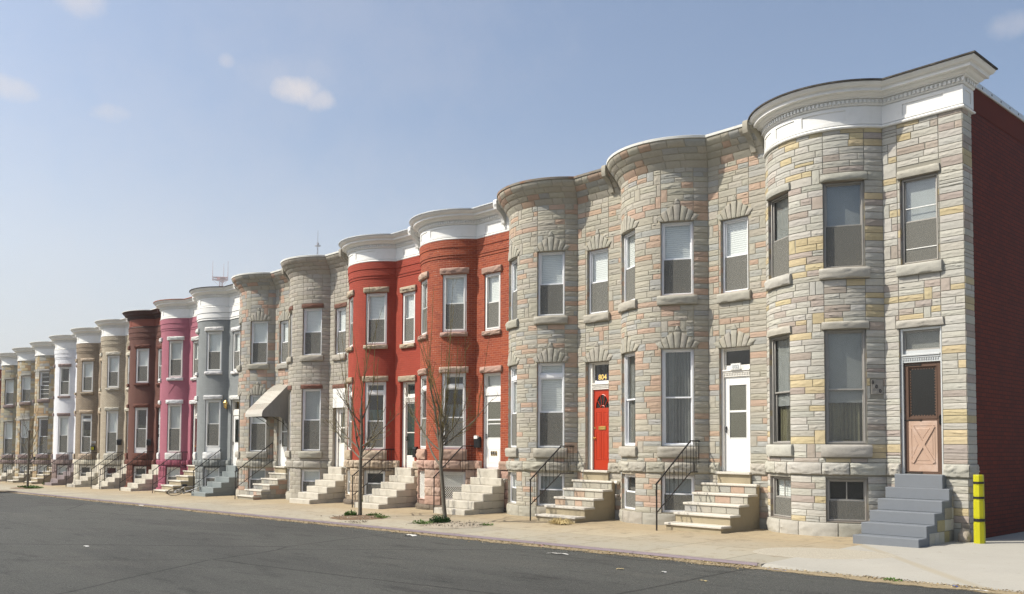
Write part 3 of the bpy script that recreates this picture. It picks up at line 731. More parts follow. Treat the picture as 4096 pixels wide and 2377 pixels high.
WHITEP = [((.74, .74, .74), 1)]
vin = dict(mat='vinyl', fw=.05, dp=.14); wide = dict(mat='white', fw=.085, dp=.16); alu = dict(mat='alu', fw=.042, dp=.06, sw=.03)
HOUSES = [
 dict(n=800, kind='fs', pal=P800, mortar=(.33, .315, .27), corn='white', edge='tar', win=alu, dress=dict(R2=('shade_dark', .02, None, .5), L2=('shade_dark', .02, None, .48), R1=('shade_dark', .36, 'curtain', .48), L1=('shade_dark', .35, 'curtain', .48), F2=('shade_grey', .02, None, .5)),
   door=dict(kind='cross_buck', leaf='brown_door', frame='zinc', cross=1, tback='curtain_grey', tmat='alu', y=.06), label='corner row house of grey, yellow and mauve stone with a maroon brick side wall'),
 dict(n=802, kind='fs', pal=P802, mortar=(.46, .42, .33), corn='cove', edge='lightedge', win=vin, fan=1, dress=dict(R1=('curtain_grey', .0, None, .5), L1=('curtain_grey', .0, None, .5)),
   door=dict(kind='two_lite', cross=1, tglass='glass_dark', jl=.07, y=.09, leaf='white', frame='white_old'), label='grey and salmon stone row house with a white storm door beside the corner house'),
 dict(n=804, kind='fs', pal=P802, mortar=(.46, .42, .33), corn='cove', edge='rustedge', win=vin, fan=1, tr1=.38, dress=dict(R1=('blind', .35, None, .5), L1=('blind', .35, None, .5)),
   door=dict(kind='fan', leaf='red_door', cross=1, jl=.15, y=.13, tglass='glass_dark', frame='white_old', leaf_h=2.18, tz=2.38), label='grey and salmon stone row house with a bright red front door'),
 dict(n=806, kind='br', mat='br806', base=PINK, trim=PINK, corn='white', edge='zinc', win=wide, tr1=.42, guard=1, dress=dict(R1=(None, 0, 'curtain_grey', .5), R2=('blind', .02, None, .5)),
   door=dict(kind='two_lite', lowpanel=1, wide=1, z0=.95, leaf='white', frame='white', tback='shade', y=.09), label='orange red brick row house with pink stone trim and number 806 on its door'),
 dict(n=808, kind='br', mat='br808', base=TAN, trim=TAN, corn='white', edge='zinc', win=wide, tr1=.38, dress=dict(R1=(None, 0, 'curtain_green', .5)),
   door=dict(kind='full', leaf='white_old', cross=1, jl=.17, y=.13, tglass='glass_green', tback='shade_grey', frame='white_old', inner='curtain_green'), label='bright red painted row house with tan stone trim and a glazed door'),
 dict(n=810, kind='fs', pal=P810, mortar=(.36, .325, .26), corn='cove', edge='lightedge', win=vin, regular=1, dress=dict(R1=('shade_grey', .3, None, .5)),
   door=dict(kind='two_lite', board=1, jl=.16, y=.14, leaf='white_old', frame='white_old', z0=.9), label='beige block-faced row house with reddish brown lintels'),
 dict(n=812, kind='fs', pal=P812, mortar=(.46, .42, .32), corn='cove', edge='lightedge', win=vin, fan=1, dress={},
   door=dict(kind='two_lite', leaf='white', frame='white_old', y=.09), label='grey and salmon stone row house with a metal awning over its door'),
 dict(n=814, kind='br', mat='br814', base=GREYP, trim=WHITEP, corn='white', edge='tar', band='paint814', win=wide, dress=dict(R1=('shade_grey', .3, None, .5)), sillb=.20,
   door=dict(kind='scalloped', leaf='white', frame='white_old', y=.09), label='grey painted brick row house with rough white lintels and sills'),
 dict(n=816, kind='br', mat='br816', base=PINKP, trim=WHITEP, corn='white', edge='terraedge', win=dict(mat='white_old', fw=.085, dp=.16), dress=dict(R1=('shade', .35, None, .5), R2=('shade', .45, None, .5)),
   door=dict(kind='panel', leaf='maroon_door', cross=1, jl=.17, y=.16, frame='white_old'), label='pink painted brick row house with rough white lintels and sills'),
 dict(n=818, kind='br', mat='br818', base=BROWNP, trim=BROWNP, corn='brown818', edge='lightedge', frieze='rust818', win=wide, sillb=.18, dress=dict(R1=(None, 0, 'curtain', .5)),
   door=dict(kind='panel', leaf='white', cross=1, jl=.17, y=.16, frame='white'), label='dark brown painted row house with a brown cornice and red frieze'),
 dict(n=820, kind='br', mat='br820', base=CREAM, trim=CREAM, corn='white', edge='lightedge', win=wide, dress={}, door=dict(kind='panel', leaf='wood_door', frame='white', y=.12), label='pale buff brick row house with cream stone base beside the brown house'),
 dict(n=822, kind='br', mat='br822', base=CREAM, trim=TAN, corn='white', edge='lightedge', win=wide, tr1=.38, dress=dict(R1=(None, 0, 'curtain', .5)), door=dict(kind='panel', leaf='shade', frame='curtain', y=.12), label='darker tan brick row house next to the white painted house'),
 dict(n=824, kind='br', mat='br824', base=PURP, trim=PURP, corn='white', edge='lightedge', win=wide, dress=dict(R2=(None, 0, None, .5)), door=dict(kind='panel', leaf='white', frame='white', y=.12), label='white painted brick row house with mauve stone lintels'),
 dict(n=826, kind='fs', pal=P826, mortar=(.36, .33, .27), corn='white', edge='lightedge', win=vin, dress=dict(R2=(None, 0, None, .5), R1=(None, 0, None, .5)), pur=1, door=dict(kind='two_lite', leaf='white', frame='white', y=.1), label='yellow and grey stone row house next to the white painted house'),
 dict(n=828, kind='fs', pal=P826, mortar=(.36, .33, .27), corn='white', edge='lightedge', win=vin, dress={}, pur=1, door=dict(kind='two_lite', leaf='white', frame='white', y=.1), label='yellow and grey stone row house behind the thin far street tree'),
 dict(n=830, kind='fs', pal=P830, mortar=(.30, .28, .22), corn='white', edge='lightedge', win=vin, dress={}, pur=1, door=dict(kind='panel', leaf='white', frame='white', y=.1), label='olive grey stone row house at the left edge of the photo'),
 dict(n=832, kind='br', mat='br832', base=TAN, trim=TAN, corn='white', edge='lightedge', win=wide, dress={}, door=dict(kind='panel', leaf='white', frame='white', y=.1), label='dull red brick row house, farthest and barely showing past the olive grey one'),
]
M['brown818'] = mat('dark brown cornice paint', (.060, .025, .02), .6, .08, 3, .1); M['rust818'] = mat('rust red frieze paint', (.18, .045, .025), .6, .08, 3, .1)

def build_house(k, H):
    set_openings(k); rng = random.Random(100+k); corner = (k == 0)
    root = empty('row_house', (-k*W, 0, -k*STEP), H['label'], 'row house', 'row houses along the street')
    near = k <= 2; mid = k <= 6
    res = (13, 10) if near else ((6, 5) if mid else (3, 3))
    fs = H['kind'] == 'fs'
    trimmat = M['stone']
    # ---- wall
    if fs:
        pal = H['pal']; mort = H['mortar']; mb = MB(); top = 8.45 if H['corn'] != 'cove' else 8.64
        wall_sheet(mb, mort, [(-9, 0)], ztop=top, corner=corner)
        blocked = [(a, b, c, d) for (a, b), (c, d) in OPEN]
        fans = []
        for (a, b), (c, d) in OPEN[:6]+OPEN[6:7]+OPEN[7:8]:
            if (c, d) == ZB: continue
            if H.get('fan'):
                cx = (a+b)/2; hw = (b-a)/2
                for (m_, c0, c1) in ((1.22, 0, .13), (.88, .13, .22), (.56, .22, .33), (.18, .33, .45)): blocked.append((cx-hw*m_, cx+hw*m_, d+c0, d+c1))
                fans.append((cx, hw, d))
            else: blocked.append((a-.07, b+.07, d, d+.17))
            if c > 5: blocked.append((a-.08, b+.08, c-.24, c))
            elif c > 1.5: blocked.append((a-.08, b+.08, c-.29, c))
        blocked.append((0, DO[0]-.0, 1.20, 1.47)); blocked.append((DO[1], S2+(.45 if corner else 0), 1.20, 1.47))
        if k == 0: blocked.append((S(46.5), S(56.2), 2.86, 3.19))
        lens = (.42, .42) if H.get('regular') else ((.28, .60) if k == 0 else (.24, .58))
        if not mid: lens = (.3, .7)
        hh = .135 if k == 0 else (.138 if near else .15)
        if H.get('regular'): hh = .155
        if not mid: hh = .17
        zs = [-.12]+rows_between(.0 if near else .1, .23, .25, rng)[0:] if False else [-.14, .225]
        for a, b in ((.225, 1.19), (1.19, 1.47), (1.47, 1.56), (1.56, 1.85), (1.85, 4.2), (4.2, 4.37), (4.37, 5.27), (5.27, 5.51), (5.51, 7.33), (7.33, 7.52), (7.52, top)):
            zs += rows_between(a, b, hh, rng, 0 if H.get('regular') else .18)[1:]
        # jamb columns keep their own joints, so split the ranges at the openings' edges
        ranges = [(0, WL[0]), (WL[0], WL[1]), (WL[1], WR[0]), (WR[0], WR[1]), (WR[1], S1), (S1, WF[0]), (WF[0], WF[1]), (WF[1], S2)]
        jr = [(0, WL[0]), (WL[0], WR[0]), (WR[0], WR[1]), (WR[1], S1), (S1, DO[0]), (DO[0], DO[1]), (DO[1], S2)]
        if corner: jr.append((S2, S2+.45))
        amp = (.0125 if k else .0125) if not H.get('regular') else .018
        if not near: amp *= .9
        if H.get('pur'): amp = .02
        # base course: long battered blocks
        lay(mb, zs[:2], [(0, S1), (S1, S2)] + ([(S2, S2+.45)] if corner else []), blocked, [(mix3(pal[0][0], (.40, .38, .33), .5), 1)], rng, (.5, .95), .045, .02, res, corner, rocky=.02, jump=0, split=0)
        lay(mb, zs[1:], jr, blocked, pal, rng, lens, .011, amp, res, corner, jump=.11 if not H.get('regular') else 0, split=.05 if k == 0 else 0, regular=bool(H.get('regular')))
        for cx, hw, d in fans:   # voussoir fan over an opening
            n = 7; b0 = hw*1.08; tp = [-1.42, -1.02, -.66, -.27, .27, .66, 1.02, 1.42]; hts = [.17, .28, .38, .40, .38, .28, .17]
            fc = mix3(pal[0][0], (.42, .41, .36), .4)
            for i in range(n):
                xb0 = -b0 + 2*b0*i/n; xb1 = xb0 + 2*b0/n; t0_, t1_ = tp[i]*hw, tp[i+1]*hw; cc = jitter(fc, rng, .05); zl_ = d+(.06 if i == 0 else hts[i]); zr_ = d+(.06 if i == n-1 else hts[i])
                if i < 3: zl_ = d+hts[i]*.78
                if i > 3: zr_ = d+hts[i]*.78
                if i == 3:
                    stone(mb, ((cx+xb0, d-.01), (cx+xb1, d-.01), (cx+t1_*.8, d+.40), (cx+t0_*.8, d+.40)), .040, .012, rng, cc, res, rocky=.008, gap=.003)
                    stone(mb, ((cx+t0_*.8, d+.40), (cx+t1_*.8, d+.40), (cx+.02, d+.54), (cx-.02, d+.54)), .036, .006, rng, cc, res, rocky=.006, gap=.002)
                else: stone(mb, ((cx+xb0, d-.01), (cx+xb1, d-.01), (cx+t1_, zr_), (cx+t0_, zl_)), .034, .012, rng, cc, res, rocky=.008, gap=.003)
        rc = random.Random(5+k)
        cols = {}
        def colf(z):
            q = round(z/.125)
            if q not in cols: cols[q] = pick(pal, rc)
            return cols[q]
        for op in OPEN: reveal(mb, op, .09, colf, .012, corner=corner)
        wall = obj('front_wall', mb, M['stone'], root, 38)
        # water table, sills, lintels
        wcol = pal[0][0] if not H.get('pur') else PURP[0][0]; wc = [(mix3(wcol, (.42, .41, .36), .35) if not H.get('pur') else wcol, 1)]
        mb = MB()
        def bulge(s0, s1, z0, z1, o, c0, lens_):
            x = s0
            while x < s1-1e-4:
                L = rng.uniform(*lens_)
                if s1-(x+L) < lens_[0]*.6: L = s1-x
                stone(mb, ((x, z0), (x+L, z0), (x+L, z1), (x, z1)), o, .035, rng, pick(c0, rng), (max(res[0], 8), max(res[1], 6)), corner, rocky=.02, gap=.008); x += L
        bulge(0, S1, 1.21, 1.47, .062, wc, (.35, .95)); bulge(S1, DO[0], 1.21, 1.47, .062, wc, (.3, .4)); obj('water_table', mb, M['rock'], root, 60); mb = MB()
        bulge(DO[1], S2, 1.21, 1.47, .06, wc, (.4, .6))
        if corner: bulge(S2, S2+.45, 1.21, 1.47, .04, wc, (.4, .6))
        obj('water_table', mb, M['rock'], root, 60)
        for i, ((a, b), (c, d)) in enumerate(OPEN):
            if (c, d) == ZB: continue
            if (a, b) != DO:
                mb = MB(); h = .24 if c > 5 else .27
                stone(mb, ((a-.085, c-h), (b+.085, c-h), (b+.085, c-.004), (a-.085, c-.004)), .10, .02, rng, jitter(wc[0][0], rng, .05), (12, 7), rocky=.02, path=Pw)
                obj('window_sill', mb, M['rock'], root, 60)
            if not H.get('fan'):
                mb = MB(); lc = (.20, .10, .075) if H.get('regular') else wc[0][0]
                if H.get('pur'): lc = pal[2][0]
                stone(mb, ((a-.07, d+.0), (b+.07, d), (b+.05, d+.17), (a-.05, d+.17)), .06 if not H.get('regular') else .03, .02, rng, jitter(lc, rng, .05), (12, 6), corner, rocky=.015)
                obj('lintel', mb, M['rock'], root, 60)
    else:
        mb = MB(); bw = [(-9, 0), (7.85, .018), (7.94, .036), (8.18, .055)]
        wall_sheet(mb, (1, 1, 1), bw, zbot=1.3, ztop=8.45)
        if H.get('band'):
            pass
        for op in OPEN[:2]+OPEN[3:5]+OPEN[6:]: reveal(mb, op, .10, lambda z: (1, 1, 1), 0)
        obj('front_wall', mb, M[H['mat']], root, 35)
        if H.get('band'):
            mb = MB()
            for z0, o, z1 in ((7.86, .030, 7.93), (7.95, .048, 8.17), (8.19, .066, 8.42)): sweep(mb, [(0, z0), (o, z0), (o, z1), (0, z1)], 0, S2)
            obj('painted_band', mb, M['white'], root, 35)
        base, trim = H['base'], H['trim']; rough = (10, 7) if k < 5 else ((6, 5) if k < 10 else (4, 3))
        mb = MB(); mc = tuple(x*.6 for x in base[0][0])
        # basement of rock faced blocks
        ob = [o for o in OPEN if o[1] == ZB]; save = list(OPEN)
        wall_sheet(mb, mc, [(-9, 0)], zbot=-.2, ztop=1.3)
        zs = [.10]+rows_between(.10, 1.22, .30, rng, .08)[1:]
        lay(mb, zs, [(0, WL[0]), (WL[0], WR[0]), (WR[0], WR[1]), (WR[1], S1), (S1, DO[0]), (DO[0], DO[1]), (DO[1], S2)], [(a, b, c, d) for (a, b), (c, d) in OPEN], base, rng, (.3, .6), .05, .02, rough, rocky=.035, jump=0, split=0)
        lay(mb, [-.14, .10], [(0, S1), (S1, S2)], [], [((.16, .13, .10), 1)] if k in (3, 4) else base, rng, (.5, 1.), .10, .03, rough, rocky=.04, jump=0, split=0)
        for op in ob: reveal(mb, op, .10, lambda z: base[0][0], .03)
        obj('basement_wall', mb, M['rock'], root, 60)
        for (p, q) in ((0, S1), (S1, DO[0]), (DO[1], S2)):
            x = p
            if p != S1: mb = MB()
            while x < q-1e-4:
                L = rng.uniform(.28, .5)
                if q-(x+L) < .22: L = q-x
                stone(mb, ((x, 1.23), (x+L, 1.23), (x+L, 1.50), (x, 1.50)), .09, .03, rng, pick(base, rng), rough, rocky=.045); x += L
            if p: obj('water_table', mb, M['rock'], root, 60)
        for i, ((a, b), (c, d)) in enumerate(OPEN):
            if (c, d) == ZB: continue
            if (a, b) != DO:
                mb = MB(); h = .16 if c > 5 else .33
                cc = pick(trim, rng); z0 = c-h if c > 5 else 1.515
                stone(mb, ((a-.05, z0), (b+.05, z0), (b+.05, c-.004), (a-.05, c-.004)), .085, .02, rng, cc, (14, 7), rocky=.05)
                obj('window_sill', mb, M['rock'], root, 60)
            mb = MB(); stone(mb, ((a-.08, d+.0), (b+.08, d), (b+.08, d+.20), (a-.08, d+.20)), .075, .02, rng, pick(trim, rng), (14, 7), rocky=.05)
            obj('lintel', mb, M['rock'], root, 60)
    # ---- body: party walls, back and roof
    mb = MB(); zt = 9.2
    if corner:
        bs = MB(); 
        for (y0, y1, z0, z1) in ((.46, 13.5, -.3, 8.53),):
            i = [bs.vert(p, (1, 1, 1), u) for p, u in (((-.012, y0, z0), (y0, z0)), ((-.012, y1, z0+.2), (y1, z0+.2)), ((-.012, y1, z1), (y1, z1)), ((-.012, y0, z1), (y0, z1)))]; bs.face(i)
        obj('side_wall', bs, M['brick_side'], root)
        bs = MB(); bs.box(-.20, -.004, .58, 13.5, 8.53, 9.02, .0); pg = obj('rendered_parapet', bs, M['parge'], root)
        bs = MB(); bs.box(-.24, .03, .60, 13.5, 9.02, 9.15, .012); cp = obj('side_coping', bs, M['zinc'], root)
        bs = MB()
        for i in range(22): bs.box(.028, .036, 1.0+i*.52, 1.035+i*.52, 9.06, 9.10, .003)
        obj('coping_bolts', bs, M['tar'], cp)
        mb.box(-.22, -.02, .02, 13.5, -.3, 9.0)
    else: mb.box(-.12, -.006, .02, 13.5, -.3, 9.0)
    mb.box(-W+.006, -W+.12, .02, 13.5, -.3, 9.0); mb.box(-W+.12, -.12, 13.3, 13.5, -.3, 8.8)
    mb.box(-W+.12, -.12, .5, 13.3, 4.75, 4.85); mb.box(-W+.12, -.12, .45, 13.3, 1.1, 1.2); mb.box(-W+.12, -.12, 4.5, 4.6, -.2, 8.8)
    obj('party_wall', mb, M['party'], root)
    mb = MB(); z0, z1 = 9.12, 8.75
    mb.quad((-W+.01, .2, z0), (-.01, .2, z0), (-.01, 13.5, z1), (-W+.01, 13.5, z1)); mb.quad((-W+.01, .2, z0-.3), (-.01, .2, z0-.3), (-.01, 13.5, z1-.1), (-W+.01, 13.5, z1-.1))
    n = 16
    arcp = [Ps(S1*i/n, 0)[:2] for i in range(n+1)]
    for i in range(n): mb.quad((arcp[i][0], arcp[i][1], z0-.3), (arcp[i+1][0], arcp[i+1][1], z0-.3), (arcp[i+1][0], .3, z0-.3), (arcp[i][0], .3, z0-.3))
    mb.quad((-UB, 0, z0-.3), (-.01, 0, z0-.3), (-.01, .3, z0-.3), (-UB, .3, z0-.3))
    obj('roof', mb, M['roof'], root)
    # ---- cornice
    if H['corn'] == 'cove':
        cove_cornice(k, root, H['pal'], rng, H['mortar'], H['edge'], regular=bool(H.get('regular')), res=(8, 6) if near else (5, 4))
    else: wood_cornice(k, root, H['corn'], H['edge'], corner, H.get('frieze'), dent=True)
    if k > 0:
        PALM['b'] = tuple(x*.9 for x in (H['pal'][0][0] if H['corn'] == 'cove' else (.7, .7, .7)))
        bracket(root, 'stone' if H['corn'] == 'cove' else ('white' if H['corn'] == 'white' else H['corn']), 8.98, H['corn'] != 'cove')
    # ---- windows
    names = ['R2', 'R1', 'RB', 'L2', 'L1', 'LB', 'F2']
    wr = random.Random(31*k+7)
    for nm, op in zip(names, OPEN[:7]):
        mid_, w, rz, n = place(op); z0, z1 = op[1]; st = dict(H['win']); h = z1-z0
        rec = .055 if k == 0 else (.07 if H['kind'] == 'fs' else .035)
        up, ul, lo, meet = H['dress'].get(nm, H['dress'].get(nm.replace('L', 'R'), ('blind', .02, None, .5)) if nm[0] == 'L' else ('blind', .02, None, .5))
        st.update(up=up, ulow=ul, lo=lo, meet=meet)
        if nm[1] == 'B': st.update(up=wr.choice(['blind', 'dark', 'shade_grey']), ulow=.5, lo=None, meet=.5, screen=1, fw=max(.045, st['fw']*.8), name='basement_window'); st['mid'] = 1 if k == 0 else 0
        elif nm[1] == '1':
            if H.get('tr1'): st['tr'] = H['tr1']
            if H.get('sillb'): st['sillb'] = H['sillb']
        if k < 2 and nm in ('R1', 'L1'): st['screen'] = 0; st['lo'] = lo or 'curtain'
        if k == 1 and nm in ('R1', 'L1'): st['ulow'] = .02; st['lo'] = None
        p = mid_ + n*rec
        wobj = window(root, w-.004, h-.004, (p.x, p.y, z0+.002), rz, st)
        if nm == 'RB' and H.get('guard') or nm == 'LB' and H.get('guard'):
            g = MB(); ww = w*.5-.06
            for i in range(-9, 16):
                for sg in (1, -1):
                    # diamond lattice clipped to the frame
                    c0 = i*.075; pts = []
                    a0, b0 = -ww, ww
                    za = c0 + sg*(a0)*1.2; zb = c0 + sg*(b0)*1.2
                    def clip(zz): return (zz-c0)/(sg*1.2)
                    xa, xb = a0, b0
                    for lim in (.05, h-.05):
                        for _ in (0,):
                            if (za-lim)*(zb-lim) < 0:
                                xc = clip(lim)
                                if (lim < .1 and za < lim) or (lim > .1 and za > lim): xa = max(xa, xc)
                                else: xb = min(xb, xc)
                    z_a = c0+sg*xa*1.2; z_b = c0+sg*xb*1.2
                    if z_a < .04 or z_a > h-.04 or z_b < .04 or z_b > h-.04 or xb-xa < .03: continue
                    g.tube([(xa, -.02, z_a), (xb, -.02, z_b)], .005, 4, cap=False)
            obj('window_guard', g, M['mesh'], wobj)
        if k == 0 and nm == 'F2':
            g = MB(); g.box(-w/2+.08, w/2-.06, .01, .02, h*.64, h*.64+.018, .002); obj('screen_bar', g, M['white'], wobj); g = MB(); g.box(-w/2+.08, w/2-.06, .01, .02, h*.17, h*.17+.018, .002); obj('screen_bar', g, M['white'], wobj)
        if k == 13 and nm == 'R2':
            for zz in (.18, .34, .62, .8): g = MB(); g.box(-w/2+.06, w/2-.06, .0, .012, h*zz, h*zz+.03, .002); obj('screen_bar', g, M['white'], wobj)
    door(root, H['door'], k)
    return root
def mix3(a, b, t): return tuple(x*(1-t)+y*t for x, y in zip(a, b))
ROOTS = [build_house(k, H) for k, H in enumerate(HOUSES)]

# 800: the number carved on a stone panel beside the window
g = MB(); rng = random.Random(3); stone(g, ((S(46.8), 2.87), (S(56), 2.87), (S(56), 3.18), (S(46.8), 3.18)), .018, .003, rng, (.36, .34, .31), (5, 5)); pn = obj('number_stone', g, M['stone'], ROOTS[0])
for ch, th, z in (('8', 47.9, 3.12), ('0', 50.6, 3.03), ('0', 53.4, 2.94)):
    x, y, nx, ny = Pw(S(th), .026); text_obj('house_number', ch, .11, .004, 'lettering', ROOTS[0], (x, y, z), atan2(nx, -ny))
# wall mounted small things that belong to a house
g = MB(); pts = []
for i in range(9): x, y, nx, ny = Pw(S(20+i*1.6), .004); pts += [(x, y, 4.70+i*.055), (x, y, 4.735+i*.055)]
g.tube(pts, .007, 4, cap=False); obj('wall_crack', g, M['maroon_door'], ROOTS[8])
g = MB(); g.tube([(-.10, -.03, .93), (-.10, -.12, .95)], .035, 8); g.box(-.15, -.05, -.15, -.03, .93, 1.0, .01); obj('vent_hood', g, M['white_old'], ROOTS[2])
g = MB(); g.tube([(-.09, -.02, .62), (-.09, -.12, .62), (-.09, -.14, .56)], .022, 8); g.ball((-.09, -.13, .62), .035); obj('hose_tap', g, M['alu'], ROOTS[2])
g = MB(); g.tube([(-.09, -.02, .95), (-.09, -.14, .95)], .03, 8); g.ball((-.09, -.15, .95), .04); g.tube([(-.05, -.10, .98), (-.13, -.12, .86)], .02, 6); obj('gas_outlet', g, M['alu'], ROOTS[3])

# ------------------------------------------------------------------ front steps
TR = [(.115, -1.62), (.335, -1.27), (.55, -.91), (.77, -.56), (.99, -.21)]
def rail(mb, x, post_y, top_y, z0, zt0, zt1, wall=True, low=True, nb=10, scroll=False, r=.012, wall_y=0.):
    """sloping handrail with balusters: front post at post_y, slope ends at top_y, level part runs to the wall"""
    mb.tube([(x, post_y, z0), (x, post_y, zt0+.02)], .019, 6)
    top = [(x, post_y-.03, zt0-.02), (x, post_y, zt0), (x, top_y, zt1), (x, wall_y if wall else top_y, zt1)]
    mb.tube(top, .019, 6)
    lw = .74
    if low: 
        lo = [(x, post_y, zt0-lw+.08), (x, top_y, zt1-lw)] + ([(x, wall_y, zt1-lw)] if wall else []); mb.tube(lo, .014, 6)
    n = nb
    for i in range(1, n+1):
        y = post_y + (top_y-post_y)*i/n; t = i/n; za = zt0-lw+.08 + (zt1-lw-(zt0-lw+.08))*t; zb = zt0+(zt1-zt0)*t
        mb.tube([(x, y, za if low else zb-.8), (x, y, zb)], .008, 4, cap=False)
        if scroll and i == n//2:
            for q in range(2):
                zc = (za+zb)/2 + (q-.5)*.18
                for sg in (1, -1): mb.tube([(x, y+sg*(.01+.035*sin(a*.5)), zc+.06*cos(a)) for a in [j*pi/6 for j in range(13)]], .006, 4, cap=False)
    if wall:
        m = max(1, int(abs(wall_y-top_y)/.11))
        for i in range(1, m): y = top_y + (wall_y-top_y)*i/m; mb.tube([(x, y, zt1-lw), (x, y, zt1)], .008, 4, cap=False)
def steps(k, style, label, x0=-1.60, x1=-.17, railing=None, xo=0):
    g0 = gz(-k*W-1, -1.2) + k*STEP
    root = empty('front_steps', (-k*W, 0, -k*STEP), label, 'front steps', 'front steps of the row houses'); rng = random.Random(900+k)
    pm = {'marble': 'marble', 'paint800': 'bluegrey', 'grey': 'grey814', 'mauve': 'mauve', 'conc': 'concrete', 'fs': 'stone', 'cream': 'granite'}[style]
    zprev = g0-.12
    if style in ('marble', 'paint800', 'grey', 'mauve'):
        for i, (z, y) in enumerate(TR):
            m = MB(); b = .012 if style == 'marble' else .008; ye = -.07
            if k == 0: ye = -.045
            if style == 'marble' and i < 4 and i >= 0:
                cut = y + rng.uniform(.55, .8) if i < 3 else ye
                if cut < ye-.15:
                    m.box(x0, x1, y, cut-.003, zprev+.003, z, b); m.box(x0+.02, x1-.012, cut+.003, ye, zprev+.003, z-.004, b)
                else: m.box(x0, x1, y, ye, zprev+.003, z, b)
            else: m.box(x0 if k else x0+.0, x1, y, ye, zprev+(.002 if style == 'marble' else 0), z, b)
            o = obj('step', m, M[pm], root); zprev = z
        if k == 0:     # the side of the painted steps is faced with bare stone blocks
            m = MB(); rr = random.Random(4); zs = [g0-.05, .20, .42, .64, .86]; 
            for i, z in enumerate(zs[:-1]):
                y = TR[min(i+1, 4)][1] + .10
                while y < -.09:
                    L = rr.uniform(.2, .34); e = min(y+L, -.05); c = jitter(P800[0][0], rr, .1); c = rr.choice([c, (.40, .36, .22), (.34, .32, .27)])
                    m.box(x1-.03, x1+.015, y+.004, e-.004, z+.004, zs[i+1]-.004, .008, 0, c); y = e
            obj('side_facing', m, M['stone'], root)
    else:
        m = MB(); zz = g0-.12
        for i, (z, y) in enumerate(TR): 
            m.box(x0+.03, x1-.03, y+.04, -.05, zz, z-.052, .004, 0, (.36, .33, .26)); zz = z-.055
        obj('step_body', m, M['concrete'] if style == 'conc' else M['rock'], root)
        if style == 'fs' or k in (1, 2):
            rr = random.Random(4+k); pal = P802 if k < 5 else P812
            zz = g0
            for i, (z, y) in enumerate(TR):
                if i == 0 or (k in (1, 2) and i < 2): zz = z; continue
                x = x0+.03; m = MB()
                while x < x1-.04:
                    L = rr.uniform(.2, .42); e = min(x+L, x1-.03); e = x1-.03 if x1-.03-e < .1 else e
                    m.box(x+.004, e-.004, y+.028, y+.045, zz+.004, z-.056, .006, 0, pick(pal, rr)); x = e
                obj('riser', m, M['stone'], root); zz = z
            if style == 'fs':
                zs = [g0-.05, .16, .36, .55, .74, .93]; m = MB()
                for i in range(5):
                    y = TR[i][1]+.05
                    while y < -.09:
                        L = rr.uniform(.2, .4); e = min(y+L, -.05); m.box(x1-.04, x1-.018, y+.004, e-.004, zs[i]+.004, zs[i+1]-.004, .006, 0, pick(pal, rr)); y = e
                obj('side_facing', m, M['stone'], root)
        for i, (z, y) in enumerate(TR):
            m = MB(); ye = (TR[i+1][1]+.05) if i < 4 else -.05; m.box(x0, x1, y, ye, z-.055, z, .010); obj('tread', m, M['granite'], root)
    # threshold block below the door
    if style in ('conc', 'fs', 'cream'):
        m = MB(); m.box(DX-.03, DX+DW+.03, -.07, .10, .985, ZD[0]-.06, .004); obj('sill_block', m, M['concrete'], root)
        m = MB(); m.box(DX-.06, DX+DW+.05, -.13, .11, ZD[0]-.06, ZD[0]-.001, .010); obj('threshold', m, M['granite'], root)
    else: m = MB(); m.box(DX-.06, DX+DW+.05, -.16 if k else -.19, .11, .98, ZD[0]-.001, .012); obj('threshold', m, M[pm], root)
    if railing:
        m = MB(); kw = dict(railing); x = kw.pop('x', x0+.04); rail(m, x, kw.pop('py', -1.66), kw.pop('ty', -.50), g0-.06, kw.pop('z0', 1.00), kw.pop('z1', 1.92), **kw); obj('handrail', m, M['black'], root)
        if k == 10:
            m = MB(); rail(m, x1-.05, -1.66, -.5, g0-.06, 1.0, 1.85, wall=True); obj('handrail', m, M['black'], root)
    return root
R_ = lambda **k: k
steps(0, 'paint800', 'blue grey painted steps up to the brown door of the corner house', x0=-1.52, x1=-.27)
steps(1, 'conc', 'concrete steps with pale granite treads and scrolled black handrail below the white storm door', x0=-1.70, railing=R_(x=-1.73, py=-1.85, ty=-.55, z0=1.0, z1=1.98, scroll=True, nb=8))
steps(2, 'conc', 'steps with a chipped lowest tread below the bright red door', x0=-1.62, railing=R_(x=-1.64, py=-1.75, ty=-.60, z0=1.02, z1=1.90, scroll=True, nb=8))
steps(3, 'marble', 'weathered marble steps of the orange red brick house behind the leaning tree', railing=R_(x=-1.62, py=-1.60, ty=-.5, z0=1.02, z1=1.95, low=False, nb=1))
steps(4, 'marble', 'white marble steps of the bright red painted house', railing=R_(x=-1.60, py=-1.68, ty=-.50, z0=1.0, z1=1.88, nb=7))
steps(5, 'marble', 'white marble steps without a handrail at the beige block-faced house')
steps(6, 'fs', 'steps faced in salmon and grey stone under the metal awning', railing=R_(py=-1.68, ty=-.06, z0=1.05, z1=2.22, wall=False, nb=13))
steps(7, 'grey', 'grey painted steps of the grey brick house', railing=R_(py=-1.55, ty=-.30, z0=1.05, z1=1.98, wall=False, nb=9))
steps(8, 'conc', 'buff steps with slab treads in front of the pink house', railing=R_(py=-1.66, ty=-.50, z0=1.0, z1=1.88, nb=7))
steps(9, 'marble', 'white marble steps of the dark brown house', railing=R_(ty=-.45))
steps(10, 'marble', 'cream marble steps with two handrails at the pale buff brick house', railing=R_(ty=-.45))
steps(11, 'marble', 'cream marble steps of the darker tan brick house', railing=R_(ty=-.45))
steps(12, 'mauve', 'mauve painted steps of the white painted house', railing=R_(ty=-.45))
